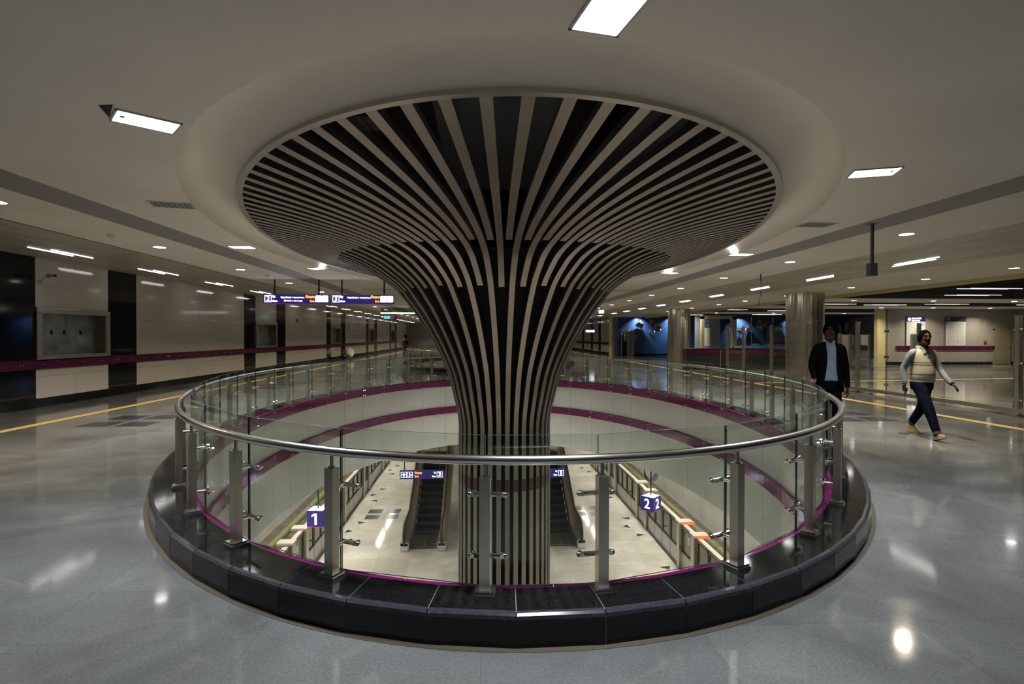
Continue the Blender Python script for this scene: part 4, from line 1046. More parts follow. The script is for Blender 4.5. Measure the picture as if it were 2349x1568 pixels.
mb = MB(); mb.box(-.09,.09,-.01,.02,-.2,.2); mb.build('plate', M_poster, t); mb = MB(); mb.box(-.06,.06,-.014,-.01,-.15,.15); mb.build('symbol', M_red, t)
t = thing('platform_sign', 'small lit white on blue sign right of the flared column, far back', 'hanging sign', (9.45,48,2.05)); mb = MB(); mb.box(-.45,.45,-.04,.04,-.16,.16); mb.build('box', M_signblue, t)
mb = MB(); mb.poly(rr_poly(-.4,-.05,-.09,.09,.03,-.042)); mb.poly(rr_poly(.0,.36,-.09,.09,.03,-.042)); mb.build('symbol', M_signwhite, t)
mb = MB(); mb.tube([(0,0,.16),(0,0,1.15)],.02,6); mb.build('hanger', M_blackmetal, t)
t = thing('exit_light', 'small lit green exit box at the right flank of the flared column', 'hanging sign', (6.5,30,2.93)); mb = MB(); mb.box(-.16,.16,-.04,.04,-.1,.1); mb.build('box', M_frame, t)
mb = MB(); mb.box(-.14,.14,-.043,-.04,-.085,.085); mb.build('face', mat('exit_face',(.5,.9,.7),.5,emit=(.75,1,.82),estr=2.2), t)
mb = MB(); mb.tube([(0,0,.1),(0,0,.27)],.015,6); mb.build('hanger', M_blackmetal, t)
t = thing('smoke_curtain', 'hanging greenish glass smoke baffle under the ceiling, left of the flared column', 'smoke baffle', (-5.6,31.5,ZC)); mb = MB(); mb.box(0,2.3,-.01,.01,-.3,0); mb.build('glass_panel', glass_material('smoke_glass',(.55,.66,.58),1.0), t)
mb = MB(); mb.box(0,2.3,-.03,.03,-.36,-.3); mb.build('lamp_strip', mat('strip_glow',(.9,.9,.85),.5,emit=(1,1,.88),estr=2.5), t)

# metal flower sculptures on the blue wall
def flower(x, z, r, seed, label):
    rnd = random.Random(seed); mb = MB()
    for k in range(34):
        th = rnd.uniform(0,2*PI); el = rnd.uniform(.05,1.35); L = r*rnd.uniform(.6,1.1); w = r*rnd.uniform(.22,.42)
        d = Vector((math.cos(th)*math.cos(el), -math.sin(el)*.8+.25, math.sin(th)*math.cos(el))); a = d.orthogonal().normalized(); b = d.cross(a)
        ph = rnd.uniform(0,PI); u = a*math.cos(ph)+b*math.sin(ph); v = d.cross(u)
        p = [d*L*.15, d*L*.55+u*w+v*w*.35, d*L+u*w*.3, d*L*1.0-u*w*.3+v*w*.25, d*L*.55-u*w-v*w*.2, d*L*.6+v*w*.4]
        mb.add([tuple(q) for q in p], [(0,1,5),(1,2,5),(2,3,5),(3,4,5),(4,0,5)])
    mb.ball((0,.15*r,0), r*.5, r*.4, r*.5, 9, 6); mb.tube([(0,.1*r,0),(0,1.0*r+.035,0)], .02, 6)
    o = mb.build('metal_flower', M_art, loc=(x,YBL-.04-1.0*r,z)); tag(o, label, 'wall sculpture', 'metal flowers on the blue wall')
FL = [(1463,745,.46,'large crumpled metal flower on the blue wall, left of the farther steel column'),(1492,736,.25,'small metal flower high on the blue wall, left of the farther column'),(1505,752,.46,'large metal flower on the blue wall, closest to the farther steel column'),(1436,761,.28,'metal flower on the blue wall nearest the open white door'),(1488,760,.16,'tiny metal flower between the two large ones on the blue wall'),(1458,771,.2,'small low metal flower on the blue wall, left part'),(1675,740,.42,'metal flower above the ticket counter, leftmost of that group'),(1697,760,.36,'low wide metal flower above the ticket counter'),(1712,752,.3,'metal flower above the counter behind the second barrier post'),(1740,735,.52,'large metal flower high above the ticket counter, beside the dangling cable'),(1805,728,.58,'brightly lit large metal flower beside the near steel column'),(1785,750,.3,'small metal flower below the brightly lit one'),(1640,770,.18,'tiny metal flower seen over the counter near the door frame'),(1614,754,.18,'tiny metal flower beside the narrow poster'),(1938,747,.42,'metal flower on the blue wall right of the man in the dark suit')]
def pix_to_wall(px, py, Y):
    d = r_*((px-1174.5)/FPX) - u_*((py-784)/FPX) + fw; k = Y/d.y; return d.x*k, CAM_H+d.z*k
for i, (px,py,r0,lab) in enumerate(FL):
    x, z = pix_to_wall(px, py, YBL-.1); z = min(z, 3.2-1.1*r0); flower(x, z, r0, i, lab)
# ================================================================== people
M_skin = mat('skin', (.10,.048,.028), .5); noise_mix(M_skin, (.062,.029,.016), (.076,.036,.021), 30)
M_skin2 = mat('skin_dark', (.075,.031,.018), .5); noise_mix(M_skin2, (.05,.021,.012), (.064,.027,.016), 30)
M_hair = mat('hair', (.006,.005,.005), .55); noise_mix(M_hair, (.002,.002,.002), (.007,.006,.006), 90, stretch=(1,1,.3))
M_suit = mat('suit_black', (.011,.010,.011), .85); noise_mix(M_suit, (.004,.004,.0045), (.007,.006,.007), 40)
M_trouser = mat('trouser_black', (.005,.005,.0055), .8)
M_shirt = mat('shirt_blue', (.36,.42,.55), .75); noise_mix(M_shirt, (.20,.24,.33), (.26,.30,.39), 9)
M_greyshirt = mat('shirt_grey', (.27,.30,.32), .8); noise_mix(M_greyshirt, (.12,.135,.15), (.21,.23,.245), 10, 4, .3, .7)
M_jeans = mat('jeans', (.012,.014,.026), .85); noise_mix(M_jeans, (.004,.005,.010), (.009,.011,.02), 14)
M_jeansblue = mat('jeans_blue', (.05,.07,.14), .85)
M_shoetan = mat('shoe_tan', (.22,.145,.05), .6); M_shoeblack = mat('shoe_black', (.012,.011,.010), .35); M_shoewhite = mat('shoe_white', (.5,.5,.5), .6)
M_brown = mat('shirt_brown', (.10,.035,.022), .8); M_navy = mat('navy_cloth', (.012,.018,.05), .8)
M_eye = mat('eye', (.17,.155,.14), .4); M_lip = mat('lip', (.085,.030,.024), .6)
def vest_material():
    m = mat('knit_vest', (.60,.56,.44), .9); N, L, p = nodes(m)
    tc = N.new('ShaderNodeTexCoord'); sp = N.new('ShaderNodeSeparateXYZ'); L.new(tc.outputs['Object'], sp.inputs[0])
    r = N.new('ShaderNodeValToRGB'); r.color_ramp.interpolation = 'CONSTANT'
    mr = N.new('ShaderNodeMapRange'); mr.inputs['From Min'].default_value = .9; mr.inputs['From Max'].default_value = 1.5; L.new(sp.outputs['Z'], mr.inputs['Value']); L.new(mr.outputs['Result'], r.inputs['Fac'])
    W_, K_, B_, G_ = (.34,.315,.25,1), (.02,.016,.022,1), (.25,.19,.10,1), (.28,.27,.24,1)
    bands = [(0,W_),(1.015,K_),(1.022,G_),(1.027,K_),(1.034,W_),(1.165,B_),(1.172,W_),(1.178,K_),(1.190,G_),(1.212,K_),(1.224,W_),(1.231,B_),(1.239,W_)]
    el = r.color_ramp.elements
    while len(el) < len(bands): el.new(.5)
    for e, (z, c) in zip(el, bands): e.position = max(0, (z-.9)/.6); e.color = c
    L.new(r.outputs['Color'], p.inputs['Base Color'])
    n = N.new('ShaderNodeTexNoise'); n.inputs['Scale'].default_value = 120; L.new(tc.outputs['Object'], n.inputs['Vector'])
    b = N.new('ShaderNodeBump'); b.inputs['Strength'].default_value = .4; b.inputs['Distance'].default_value = .004; L.new(n.outputs['Fac'], b.inputs['Height']); L.new(b.outputs['Normal'], p.inputs['Normal'])
    return m
M_vest = vest_material()

def remesh(o, vox, smooth=6, fac=.5):
    r = o.modifiers.new('remesh', 'REMESH'); r.mode = 'VOXEL'; r.voxel_size = vox; r.use_smooth_shade = True
    s = o.modifiers.new('smooth', 'SMOOTH'); s.iterations = smooth; s.factor = fac
V = Vector
def limb(mb, pts, radii, n=14, sx=1.0, up=None):
    """tapered limb, densified so that bends stay round"""
    P, Rr = [], []
    for i in range(len(pts)-1):
        a, b = V(pts[i]), V(pts[i+1]); k = 5
        for j in range(k): u = j/k; P.append(a.lerp(b,u)); Rr.append(radii[i]*(1-u)+radii[i+1]*u)
    P.append(V(pts[-1])); Rr.append(radii[-1])
    for _ in range(2):
        Q = [p.copy() for p in P]
        for i in range(1, len(P)-1): P[i] = (Q[i-1]+Q[i]*2+Q[i+1])/4
    mb.tube(P, Rr, n, sx=sx, up=up)
    mb.ball(P[0], Rr[0], n=10, k=6); mb.ball(P[-1], Rr[-1], n=10, k=6)
def ell_ring(c, rx, ry, n=28, p=2.3):
    out = []
    for j in range(n):
        a = 2*PI*j/n; ca, sa = math.cos(a), math.sin(a)
        out.append((c[0]+rx*abs(ca)**(2/p)*(1 if ca >= 0 else -1), c[1]+ry*abs(sa)**(2/p)*(1 if sa >= 0 else -1), c[2]))
    return out
def hand(mb, wrist, dirv, palm_n, curl, side, thumb_out=.6, scale=1.0):
    """palm and five separate fingers; dirv along the hand, palm_n out of the palm"""
    d = V(dirv).normalized(); nrm = V(palm_n); nrm = (nrm - d*nrm.dot(d)).normalized(); w = d.cross(nrm)*side   # w points to the thumb side
    o = V(wrist); s = scale
    pts = []
    for u, hw, ht in ((0,.026,.019),(.03,.034,.017),(.065,.041,.014),(.09,.040,.012)):
        c = o + d*u*s; pts.append([c + w*(hw*s*math.cos(a)) + nrm*(ht*s*math.sin(a)) for a in [2*PI*j/14 for j in range(14)]])
    mb.rings(pts)
    for k, (off, L, r0) in enumerate([(.031,.072,.0088),(.011,.080,.0090),(-.010,.075,.0086),(-.030,.058,.0078)]):
        b = o + d*.088*s + w*off*s*1.08; c1 = curl[k]
        cur = b; ang = 0; P = [b - d*.015*s]; P.append(b)
        spread = off*.35
        for seg, frac in enumerate((.45,.32,.23)):
            ang += c1*(.55 if seg == 0 else .8); dd = (d*math.cos(ang) + nrm*math.sin(ang) + w*spread*3).normalized(); cur = cur + dd*L*frac*s; P.append(cur)
        mb.tube(P, [r0*s, r0*s, r0*.96*s, r0*.88*s, r0*.72*s], 8); mb.ball(P[-1], r0*.72*s, n=8, k=5)
    b = o + d*.022*s + w*.026*s
    t1 = (d*.75 + w*thumb_out + nrm*.25).normalized(); t2 = (d*.95 + w*thumb_out*.4 + nrm*.45).normalized()
    P = [b, b+t1*.042*s, b+t1*.042*s+t2*.03*s, b+t1*.042*s+t2*.055*s]
    mb.tube(P, [.015*s,.0115*s,.0105*s,.008*s], 8); mb.ball(P[-1], .008*s, n=8, k=5)
def head(mb, c, yawd=0, tilt=0, s=1.0):
    """c: centre of the skull; faces -Y before turning"""
    M = Matrix.Translation(c) @ Matrix.Rotation(yawd,4,'Z') @ Matrix.Rotation(tilt,4,'X') @ Matrix.Scale(s,4)
    rings = []
    # z, half width, front y, back y
    for z, hw, fy, by in [(-.125,.026,-.070,-.02),(-.118,.040,-.083,.0),(-.10,.052,-.090,.02),(-.075,.062,-.093,.045),(-.045,.068,-.094,.068),(-.01,.0725,-.093,.088),(.025,.075,-.093,.097),(.06,.0735,-.088,.095),(.09,.063,-.070,.08),(.11,.043,-.045,.055),(.12,.015,-.015,.02)]:
        cy_ = (fy+by)/2; ry = (by-fy)/2
        rings.append([M @ V(p) for p in ell_ring((0,cy_,z), hw, ry, 26, 2.25)])
    mb.rings(rings)
    def B(x,y,z,a,b,c_): mb.ball((x,y,z),a,b,c_,12,8,M=M)
    mb.tube([M @ V(p) for p in ((0,-.090,.028),(0,-.101,.002),(0,-.114,-.022))], [.009*s,.0105*s,.0135*s], 8)   # nose
    B(0,-.109,-.026,.014,.012,.010); B(.013,-.100,-.028,.009,.010,.008); B(-.013,-.100,-.028,.009,.010,.008)
    B(0,-.088,.036,.052,.012,.010)                                         # brow ridge
    B(.034,-.083,-.018,.022,.014,.018); B(-.034,-.083,-.018,.022,.014,.018)   # cheeks
    B(0,-.094,-.056,.024,.009,.006); B(0,-.092,-.067,.021,.010,.007)       # lips
    B(0,-.085,-.100,.022,.014,.015)                                        # chin
    for sx in (-1,1): B(sx*.077,.012,-.008,.009,.019,.031); B(sx*.079,.008,-.03,.007,.010,.012)
    return M
def face_parts(t, M, beard=0, glasses=False, moustache=False):
    mb = MB(); k = MB(); br = MB()
    for sx in (-1,1):
        mb.ball((sx*.031,-.0815,.012),.0125,.0105,.0062,10,6,M=M); k.ball((sx*.031,-.0895,.012),.0060,.004,.0060,8,5,M=M)
        br.tube([M @ V(p) for p in ((sx*.013,-.0985,.034),(sx*.032,-.099,.041),(sx*.052,-.086,.034))],[.0045,.0055,.003],6)
    lp_ = MB(); lp_.tube([M @ V(p) for p in ((-.026,-.0915,-.0600),(0,-.1022,-.0585),(.026,-.0915,-.0600))],[.002,.0042,.002],6); lp_.tube([M @ V(p) for p in ((-.024,-.0905,-.0655),(0,-.1005,-.0672),(.024,-.0905,-.0655))],[.002,.0050,.002],6); lp_.build('lips', M_lip, t, smooth=True)
    mb.build('eyes', M_eye, t, smooth=True); k.build('pupils', M_hair, t, smooth=True); br.build('eyebrows', M_hair, t, smooth=True)
    if moustache:
        m = MB()
        for sx in (-1,1): m.tube([M @ V(p) for p in ((0,-.104,-.043),(sx*.018,-.101,-.045),(sx*.034,-.089,-.056))],[.0085,.0085,.004],8)
        m.build('moustache', M_hair, t, smooth=True)
    if glasses:
        g = MB()
        for sx in (-1,1):
            g.tube([M @ V((sx*.033+.024*math.cos(a),-.107+.006*abs(math.cos(a)),.011+.016*math.sin(a))) for a in [2*PI*i/18 for i in range(18)]],.0022,6,closed=True)
            g.tube([M @ V(p) for p in ((sx*.057,-.101,.014),(sx*.074,-.06,.016),(sx*.081,.012,.008))],.002,6)
        g.tube([M @ V(p) for p in ((-.009,-.107,.014),(.009,-.107,.014))],.002,6)
        g.build('glasses', M_blackmetal, t, smooth=True)
    if beard:
        b = MB(); rings = []
        for z, hw, fy, by in [(-.126,.027,-.072,-.02),(-.118,.0415,-.0850,.0),(-.10,.0535,-.0915,.005),(-.08,.0625,-.092,.008)]:
            rings.append([M @ V(p) for p in ell_ring((0,(fy+by)/2,z), hw, (by-fy)/2, 24, 2.25)])
        b.rings(rings); b.build('beard', mat('stubble',(.075,.036,.022),.8), t, smooth=True)
def hair_cap(t, M, full=1.0, fringe=.05):
    mb = MB(); n, k = 30, 12; rings = []
    rnd = random.Random(9)
    for i in range(k+1):
        ring = []
        for j in range(n):
            a = 2*PI*j/n; front = max(0, -math.sin(a))
            zmin = -.055 + front**1.5*(.055+fringe) + .035*(1-abs(math.sin(a)))*(0.5)
            lo = zmin/.128; lo = max(-.5, min(.8, lo)); el = math.asin(lo) + (PI/2-math.asin(lo)-.04)*i/k
            rx, ry, rz = .086*full, .106*full, .125*full
            bump = 1 + .02*math.sin(5*a+i*1.3) + rnd.uniform(-.008,.008)
            ce = max(0.02,math.cos(el))**.78; ring.append(M @ V((rx*math.cos(a)*ce*bump, .006+ry*math.sin(a)*ce*bump, rz*math.sin(el)*(1+.015*math.sin(4*a)))))
        rings.append(ring)
    inner = [M @ V((.06*math.cos(2*PI*j/n), .07*math.sin(2*PI*j/n), .02)) for j in range(n)]
    mb.rings([inner]+rings)
    for q in range(150):                                   # short locks
        i = rnd.randrange(0, k-1); j = rnd.randrange(n); p0 = rings[i][j]; p1 = rings[i+2][(j+rnd.choice((-1,0,1))) % n] if i+2 <= k else rings[k][j]
        cdir = (p0 - M.translation).normalized()
        mb.tube([p1+cdir*.001, (p0+p1)/2+cdir*.007, p0+cdir*.004], [.005,.0085,.003], 6)
    mb.build('hair', M_hair, t, smooth=True)
def shoe(t, ankle, yawd, m, pitch=0, s=1.0):
    M = Matrix.Translation(ankle) @ Matrix.Rotation(yawd,4,'Z') @ Matrix.Rotation(pitch,4,'X')
    mb = MB(); rings = []
    for y, hw, top in ((.085,.026,.05),(.065,.036,.09),(.02,.039,.10),(-.03,.040,.098),(-.08,.046,.075),(-.13,.050,.058),(-.165,.046,.048),(-.19,.030,.036),(-.2,.012,.018)):
        rings.append([M @ V((hw*s*math.cos(a)*(1 if math.sin(a) < 0 else .85), y*s, (max(0,math.sin(a))**.8*top - (0 if math.sin(a) >= 0 else 0) + (.0 if math.sin(a) > -.2 else -.012))*s)) for a in [2*PI*j/16 for j in range(16)]])
    mb.rings(rings); o = mb.build('shoe', m, t, smooth=True); return o

for m_ in (M_hair,M_suit,M_trouser,M_jeans,M_jeansblue,M_greyshirt,M_shirt,M_brown,M_navy,M_skin,M_skin2,M_vest): m_.node_tree.nodes['Principled BSDF'].inputs['Specular IOR Level'].default_value = .1 if m_ in (M_skin,M_skin2) else 0
def person(label, loc, rz, H, P):
    """P: joints in the person's own frame (facing -Y, metres for a 1.75 m body)"""
    t = thing('person', label, 'person', loc, rz); k = H/1.75; t.scale = (k*(P or 1),k,k)
    return t

# ---- man in the dark suit, right hand on the glass balustrade
t = person('man in black suit and open light blue shirt, hand resting on the oval glass balustrade', (5.15,8.0,0), R(-18), 1.80, .87)
mb = MB()
hc = V((.0,-.02,1.628)); Mh = head(mb, hc, R(-12), R(-3))
limb(mb, [(0,.015,1.40),(0,.0,1.50),(0,-.005,1.56)], [.068,.056,.056])
mb.rings([ell_ring((0,.0,z),rx,ry) for z,rx,ry in ((.86,.155,.105),(.95,.165,.11),(1.08,.15,.105),(1.22,.165,.115),(1.34,.175,.11),(1.42,.14,.085),(1.46,.075,.06))])
RW = V((-.31,-.35,.955)); LW = V((.275,.0,.83))
limb(mb, [(-.155,.01,1.385),(-.275,-.03,1.14),RW], [.046,.040,.027]); limb(mb, [(.155,.01,1.385),(.255,.03,1.12),LW], [.046,.040,.027])
limb(mb, [(-.09,0,.9),(-.10,-.01,.48),(-.105,.02,.09)], [.09,.06,.042]); limb(mb, [(.09,0,.9),(.105,-.03,.48),(.12,.0,.09)], [.09,.06,.042])
hand(mb, RW, (-.45,-.8,-.2), (-.1,-.2,-1), (.35,.3,.3,.35), -1); hand(mb, LW, (.06,-.14,-1), (-1,0,-.1), (.5,.55,.6,.65), 1)
o = mb.build('body', M_skin, t); remesh(o, .0065, 3)
face_parts(t, Mh, beard=1); hair_cap(t, Mh, 1.04, .078)
mb = MB(); mb.rings([ell_ring((0,.0,z),rx,ry) for z,rx,ry in ((.93,.168,.118),(1.0,.165,.118),(1.10,.16,.118),(1.22,.17,.122),(1.34,.178,.116),(1.42,.14,.092),(1.465,.082,.072))]); sh = mb.build('shirt', M_shirt, t, smooth=True)
mb = MB()
for sx in (-1,1):
    mb.add([(sx*.012,-.087,1.44),(sx*.075,-.075,1.415),(sx*.082,-.03,1.485),(sx*.06,-.055,1.505),(sx*.02,-.078,1.475)], [(0,1,2,3,4)]); mb.add([(sx*.082,-.03,1.485),(sx*.06,-.055,1.505),(sx*.06,.05,1.515),(sx*.085,.05,1.485)],[(0,1,2,3)])
mb.add([(.06,.05,1.515),(-.06,.05,1.515),(-.085,.05,1.485),(.085,.05,1.485),(0,.085,1.50)],[(0,1,4),(2,3,4),(0,4,3),(1,2,4)])
c = mb.build('collar', M_shirt, t); sd = c.modifiers.new('thick','SOLIDIFY'); sd.thickness = .006
mb = MB(); 
for z in (1.38,1.30,1.21,1.12,1.03): mb.ball((.0,-.121 if z < 1.36 else -.108,z),.005,.003,.005,8,5)
mb.build('button', M_eye, sh)
mb = MB(); mb.tube([V(p) for p in ell_ring((0,0,.925),.163,.117,28)], .016, 6, closed=True, sx=.5); mb.build('belt', M_blackmetal, t, smooth=True)
mb = MB(); mb.box(-.02,.02,-.128,-.12,.91,.94); mb.build('buckle', M_bright, t)
mb = MB(); mb.rings([ell_ring((0,.0,z),rx,ry) for z,rx,ry in ((.78,.168,.118),(.85,.172,.122),(.935,.162,.115))])
limb(mb, [(-.085,0,.86),(-.105,-.015,.48),(-.11,.02,.06)], [.098,.078,.062]); limb(mb, [(.085,0,.86),(.11,-.03,.48),(.122,.0,.06)], [.098,.078,.062])
o = mb.build('trousers', M_trouser, t); remesh(o, .012, 4)
# open jacket: front left open between the lapels
mb = MB(); n = 34; lv = [(.77,.205,.150,44),(.85,.205,.150,38),(.95,.196,.143,33),(1.05,.188,.138,28),(1.15,.190,.138,24),(1.25,.200,.140,22),(1.34,.208,.132,22),(1.41,.180,.108,26),(1.455,.120,.088,36),(1.475,.094,.078,48)]
vs = []
for z,rx,ry,g in lv:
    for j in range(n):
        a = R(-90+g-6) + R(360-2*g+12)*j/(n-1) + (R(7) if z < 1.4 else 0)*(1-2*j/(n-1))*0
        ca, sa = math.cos(a), math.sin(a); p_ = 2.35
        vs.append((rx*abs(ca)**(2/p_)*(1 if ca >= 0 else -1), ry*abs(sa)**(2/p_)*(1 if sa >= 0 else -1), z))
mb.add(vs, [(i*n+j,i*n+j+1,(i+1)*n+j+1,(i+1)*n+j) for i in range(len(lv)-1) for j in range(n-1)])
jk = mb.build('jacket', M_suit, t, smooth=True); sd = jk.modifiers.new('thick','SOLIDIFY'); sd.thickness = .012; sd.offset = 1
for sx, el, wr in ((-1,(-.275,-.03,1.14),V((-.305,-.335,.97))),(1,(.255,.03,1.12),V((.275,.002,.855)))):
    mb = MB(); limb(mb, [(sx*.155,.0,1.40),(sx*.19,.005,1.375),el,wr], [.062,.068,.056,.042]); s_ = mb.build('sleeve', M_suit, jk); remesh(s_, .012, 3)
    mb = MB(); dv = (wr-V(el)).normalized(); mb.tube([wr-dv*.01, wr+dv*.018],[.036,.034],14); mb.build('cuff', M_shirt, jk, smooth=True)
mb = MB()
for sx in (-1,1):
    mb.add([(sx*.088,-.062,1.478),(sx*.115,-.092,1.40),(sx*.135,-.108,1.375),(sx*.125,-.125,1.33),(sx*.10,-.136,1.2),(sx*.09,-.138,1.06),(sx*.075,-.132,1.2),(sx*.07,-.112,1.36)],[(0,1,7),(1,2,3),(1,3,7),(3,4,6),(3,6,7),(4,5,6)])
lp = mb.build('lapel', M_suit, jk); sd = lp.modifiers.new('thick','SOLIDIFY'); sd.thickness = .008
shoe(t, (-.11,.0,.0), R(8), M_shoeblack); shoe(t, (.122,-.02,.0), R(-6), M_shoeblack)

# ---- man in the white knitted vest, mid stride
t = person('walking man in white striped knit vest, grey shirt, dark jeans and tan shoes', (7.10,8.62,0), R(-3), 1.70, .9)
mb = MB()
hc = V((.0,-.055,1.622)); Mh = head(mb, hc, R(-12), R(-7))
limb(mb, [(0,.0,1.40),(0,-.02,1.50),(0,-.03,1.555)], [.07,.06,.06])
mb.rings([ell_ring((0,y,z),rx,ry) for z,rx,ry,y in ((.86,.155,.11,.0),(.95,.165,.125,-.01),(1.08,.165,.135,-.015),(1.22,.165,.12,-.005),(1.34,.17,.11,0),(1.42,.135,.085,0),(1.46,.075,.06,0))])
RW = V((-.285,.05,.855)); LW = V((.28,-.31,.895)); RE = V((-.275,.10,1.115)); LE = V((.295,-.05,1.09))
limb(mb, [(-.155,.0,1.37),RE,RW], [.044,.038,.027]); limb(mb, [(.155,.0,1.37),LE,LW], [.044,.038,.027])
RK = V((-.10,-.27,.50)); RA = V((-.09,-.45,.105)); LK = V((.10,.10,.47)); LA = V((.09,.36,.17))
limb(mb, [(-.085,-.01,.9),RK,RA], [.095,.062,.044]); limb(mb, [(.085,.0,.9),LK,LA], [.095,.062,.044])
hand(mb, RW, (.0,-.05,-1), (1,.1,-.1), (1.1,1.15,1.2,1.25), -1, .35); hand(mb, LW, (.25,-.75,-.62), (-.4,.3,-.8), (.45,.5,.55,.6), 1)
o = mb.build('body', M_skin2, t); remesh(o, .0065, 3)
face_parts(t, Mh, glasses=True, moustache=True); hair_cap(t, Mh, 1.03, .09)
mb = MB(); mb.rings([ell_ring((0,y,z),rx,ry) for z,rx,ry,y in ((.905,.178,.142,-.01),(.93,.188,.152,-.012),(1.0,.190,.158,-.018),(1.10,.188,.152,-.016),(1.22,.182,.136,-.006),(1.32,.186,.126,0),(1.39,.178,.108,0),(1.43,.140,.09,0),(1.455,.088,.072,0))]); ve = mb.build('vest', M_vest, t, smooth=True)
mb = MB(); mb.tube([V(p) for p in ell_ring((0,-.01,.912),.18,.144,28)], .012, 6, closed=True); mb.build('hem', mat('hem_ivory',(.38,.35,.26),.9), ve, smooth=True)
mb = MB(); mb.add([(-.05,-.098,1.425),(.05,-.098,1.425),(.0,-.137,1.315),(-.03,-.118,1.37),(.03,-.118,1.37)], [(0,3,2,4,1)]); mb.add([(-.085,-.05,1.46),(-.05,-.098,1.425),(.05,-.098,1.425),(.085,-.05,1.46)],[(0,1,2,3)])
c = mb.build('shirt_front', M_greyshirt, t); sd = c.modifiers.new('thick','SOLIDIFY'); sd.thickness = .008
mb = MB()
for sx in (-1,1):
    mb.add([(sx*.008,-.118,1.40),(sx*.062,-.118,1.365),(sx*.088,-.055,1.45),(sx*.066,-.07,1.49),(sx*.02,-.098,1.455)], [(0,1,2,3,4)]); mb.add([(sx*.088,-.055,1.45),(sx*.066,-.07,1.49),(sx*.064,.04,1.51),(sx*.09,.05,1.465)],[(0,1,2,3)])
mb.add([(.064,.04,1.51),(-.064,.04,1.51),(-.09,.05,1.465),(.09,.05,1.465),(0,.08,1.49)],[(0,1,4),(2,3,4),(0,4,3),(1,2,4)])
c = mb.build('collar', M_greyshirt, t); sd = c.modifiers.new('thick','SOLIDIFY'); sd.thickness = .006
for sx, el, wr in ((-1,RE,RW),(1,LE,LW)):
    mb = MB(); d = (wr-el).normalized(); limb(mb, [(sx*.145,.0,1.395),(sx*.2,.0,1.37),el,wr-d*.035,wr-d*.01], [.058,.062,.052,.044,.034])
    for k2 in range(4): u = .25+.2*k2; q = el.lerp(wr,u*.9); mb.ball(q+V((.012*math.sin(k2*2),.01,0)), .045-.003*k2, n=10, k=6)
    s_ = mb.build('sleeve', M_greyshirt, t); remesh(s_, .011, 3)
mb = MB(); d = (RW-RE).normalized(); mb.tube([RW+V((.033*math.cos(a),.033*math.sin(a),-.005)) for a in [2*PI*i/20 for i in range(20)]], .0045, 6, closed=True); mb.build('bracelet', M_bright, t, smooth=True)
mb = MB(); d = (LW-LE).normalized(); u = d.orthogonal().normalized(); w2 = d.cross(u); mb.tube([LW+d*.005+(u*math.cos(a)+w2*math.sin(a))*.031 for a in [2*PI*i/20 for i in range(20)]], .008, 6, closed=True); mb.build('watch', M_blackmetal, t, smooth=True)
mb = MB(); mb.rings([ell_ring((0,.0,z),rx,ry) for z,rx,ry in ((.78,.172,.135),(.86,.182,.145),(.95,.172,.135))])
limb(mb, [(-.085,-.02,.88),RK+V((0,-.0,0)),(-.09,-.44,.13)], [.115,.086,.062]); limb(mb, [(.085,.01,.86),LK,(.09,.335,.19)], [.105,.080,.062])
o = mb.build('jeans', M_jeans, t); remesh(o, .012, 4)
M_cuff = mat('denim_cuff',(.045,.05,.065),.85)
for k_, a in ((RK,V((-.09,-.455,.10))),(LK,V((.09,.355,.165)))):
    d = (a-k_).normalized(); mb = MB(); mb.tube([a-d*.045,a],[.066,.064],16); mb.build('turn_up', M_cuff, t, smooth=True)
shoe(t, (-.09,-.45,.03), R(-4), M_shoetan, R(-17)); shoe(t, (.09,.36,.06), R(6), M_shoetan, R(24))
mp = t.matrix_basis.copy()
ph = thing('phone', 'dark phone held in the walking man\'s lowered hand', 'phone', (0,0,0))
Mw = Matrix.Translation((7.10,8.62,0)) @ Matrix.Rotation(R(-3),4,'Z') @ Matrix.Diagonal((.9*1.70/1.75,1.70/1.75,1.70/1.75,1))
ph.location = Mw @ (RW+V((.035,.0,-.115))); ph.rotation_euler = (R(18),R(6),R(70))
mb = MB(); mb.box(-.036,.036,-.005,.005,-.075,.06); mb.build('case', M_blackmetal, ph, bevel=.004); mb = MB(); mb.box(-.032,.032,-.006,-.005,-.068,.054); mb.build('screen', M_rubber, ph)

# ---- man seen from behind, far down the left walkway
t = person('man seen from behind with hands clasped, dark top and blue jeans', (-5.0,37.3,0), R(172), 1.68, None)
mb = MB(); hc = V((0,-.02,1.63)); Mh = head(mb, hc, 0, R(8)); limb(mb, [(0,.0,1.40),(0,0,1.5),(0,-.01,1.56)],[.066,.056,.056])
mb.rings([ell_ring((0,0,z),rx,ry) for z,rx,ry in ((.86,.15,.105),(1.08,.145,.1),(1.22,.16,.11),(1.34,.17,.11),(1.42,.135,.085),(1.46,.075,.06))])
RW = V((-.05,.19,.97)); LW = V((.05,.2,.96))
limb(mb, [(-.19,.0,1.38),(-.29,.12,1.13),RW],[.055,.044,.028]); limb(mb, [(.19,.0,1.38),(.29,.12,1.13),LW],[.055,.044,.028])
limb(mb, [(-.09,0,.9),(-.11,.0,.48),(-.12,.0,.09)],[.09,.06,.042]); limb(mb, [(.09,0,.9),(.11,.0,.48),(.12,.0,.09)],[.09,.06,.042])
hand(mb, RW, (.9,.1,-.35), (0,1,.1), (.5,.5,.5,.5), 1); hand(mb, LW, (-.9,.25,-.3), (0,-1,.1), (.6,.6,.6,.6), 1)
o = mb.build('body', M_skin2, t); remesh(o, .008, 3); hair_cap(t, Mh, 1.04, .09); face_parts(t, Mh)
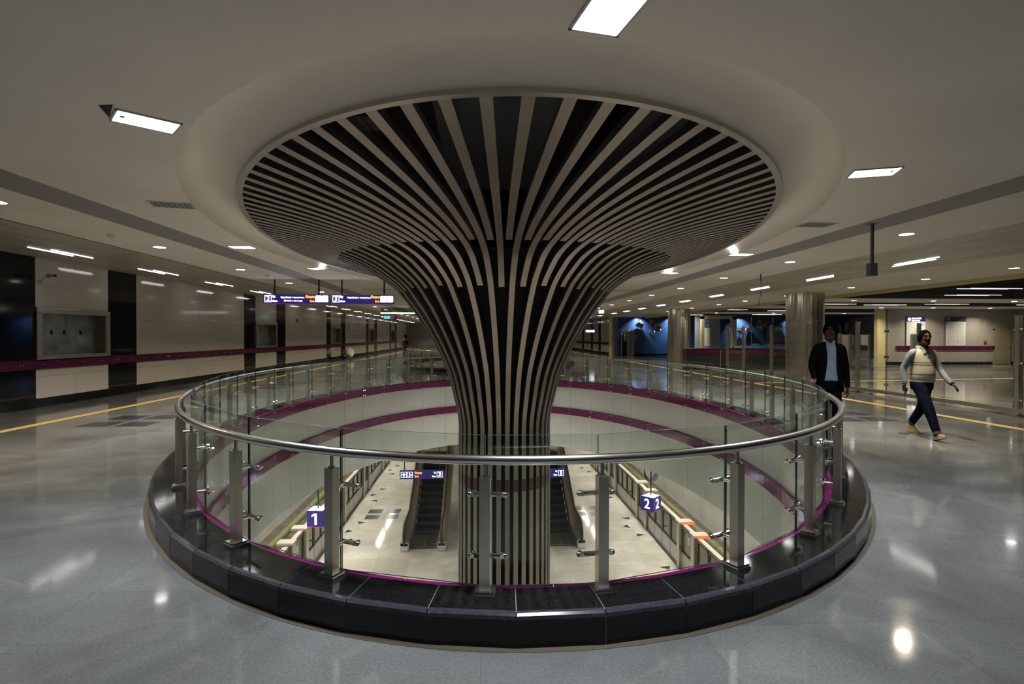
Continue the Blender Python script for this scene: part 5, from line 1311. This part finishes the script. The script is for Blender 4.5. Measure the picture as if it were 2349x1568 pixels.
mb = MB(); mb.rings([ell_ring((0,0,z),rx,ry) for z,rx,ry in ((.86,.172,.125),(1.0,.165,.12),(1.2,.172,.125),(1.33,.18,.12),(1.42,.145,.095),(1.47,.08,.07))]); mb.build('shirt', M_brown, t, smooth=True)
for sx in (-1,1):
    mb = MB(); limb(mb, [(sx*.165,0,1.38),(sx*.2,.0,1.35),(sx*.29,.12,1.13),(sx*.14,.17,1.03)],[.068,.07,.056,.045]); s_ = mb.build('sleeve', M_brown, t); remesh(s_, .014, 3)
mb = MB(); mb.rings([ell_ring((0,.0,z),rx,ry) for z,rx,ry in ((.82,.16,.115),(.88,.165,.12),(.93,.155,.112))]); limb(mb, [(-.085,0,.86),(-.11,0,.48),(-.12,0,.07)],[.098,.076,.062]); limb(mb, [(.085,0,.86),(.11,0,.48),(.12,0,.07)],[.098,.076,.062]); o = mb.build('jeans', M_jeansblue, t); remesh(o, .014, 3)
shoe(t, (-.12,0,0), 0, M_shoeblack); shoe(t, (.12,0,0), 0, M_shoewhite)
mb = MB(); mb.rings([ell_ring((0,.14,z),rx,ry,24,3.2) for z,rx,ry in ((1.04,.10,.05),(1.06,.125,.065),(1.2,.13,.075),(1.34,.125,.065),(1.38,.10,.045))])
mb.build('vest_back', M_navy, t, smooth=True)
# ------------------------------------------------------------------ world and colour
w = bpy.data.worlds.new('world'); S.world = w; w.use_nodes = True
w.node_tree.nodes['Background'].inputs['Color'].default_value = (.02,.02,.022,1); w.node_tree.nodes['Background'].inputs['Strength'].default_value = .5
S.view_settings.view_transform = 'Standard'; S.view_settings.look = 'None'; S.view_settings.gamma = 1; S.view_settings.use_curve_mapping = False
S.view_settings.exposure = .3
S.cycles.use_denoising = True
S.cycles.max_bounces = 7; S.cycles.diffuse_bounces = 3; S.cycles.glossy_bounces = 4; S.cycles.transparent_max_bounces = 16; S.cycles.transmission_bounces = 4
S.cycles.caustics_reflective = False; S.cycles.caustics_refractive = False; S.cycles.sample_clamp_indirect = 4; S.cycles.use_light_tree = True
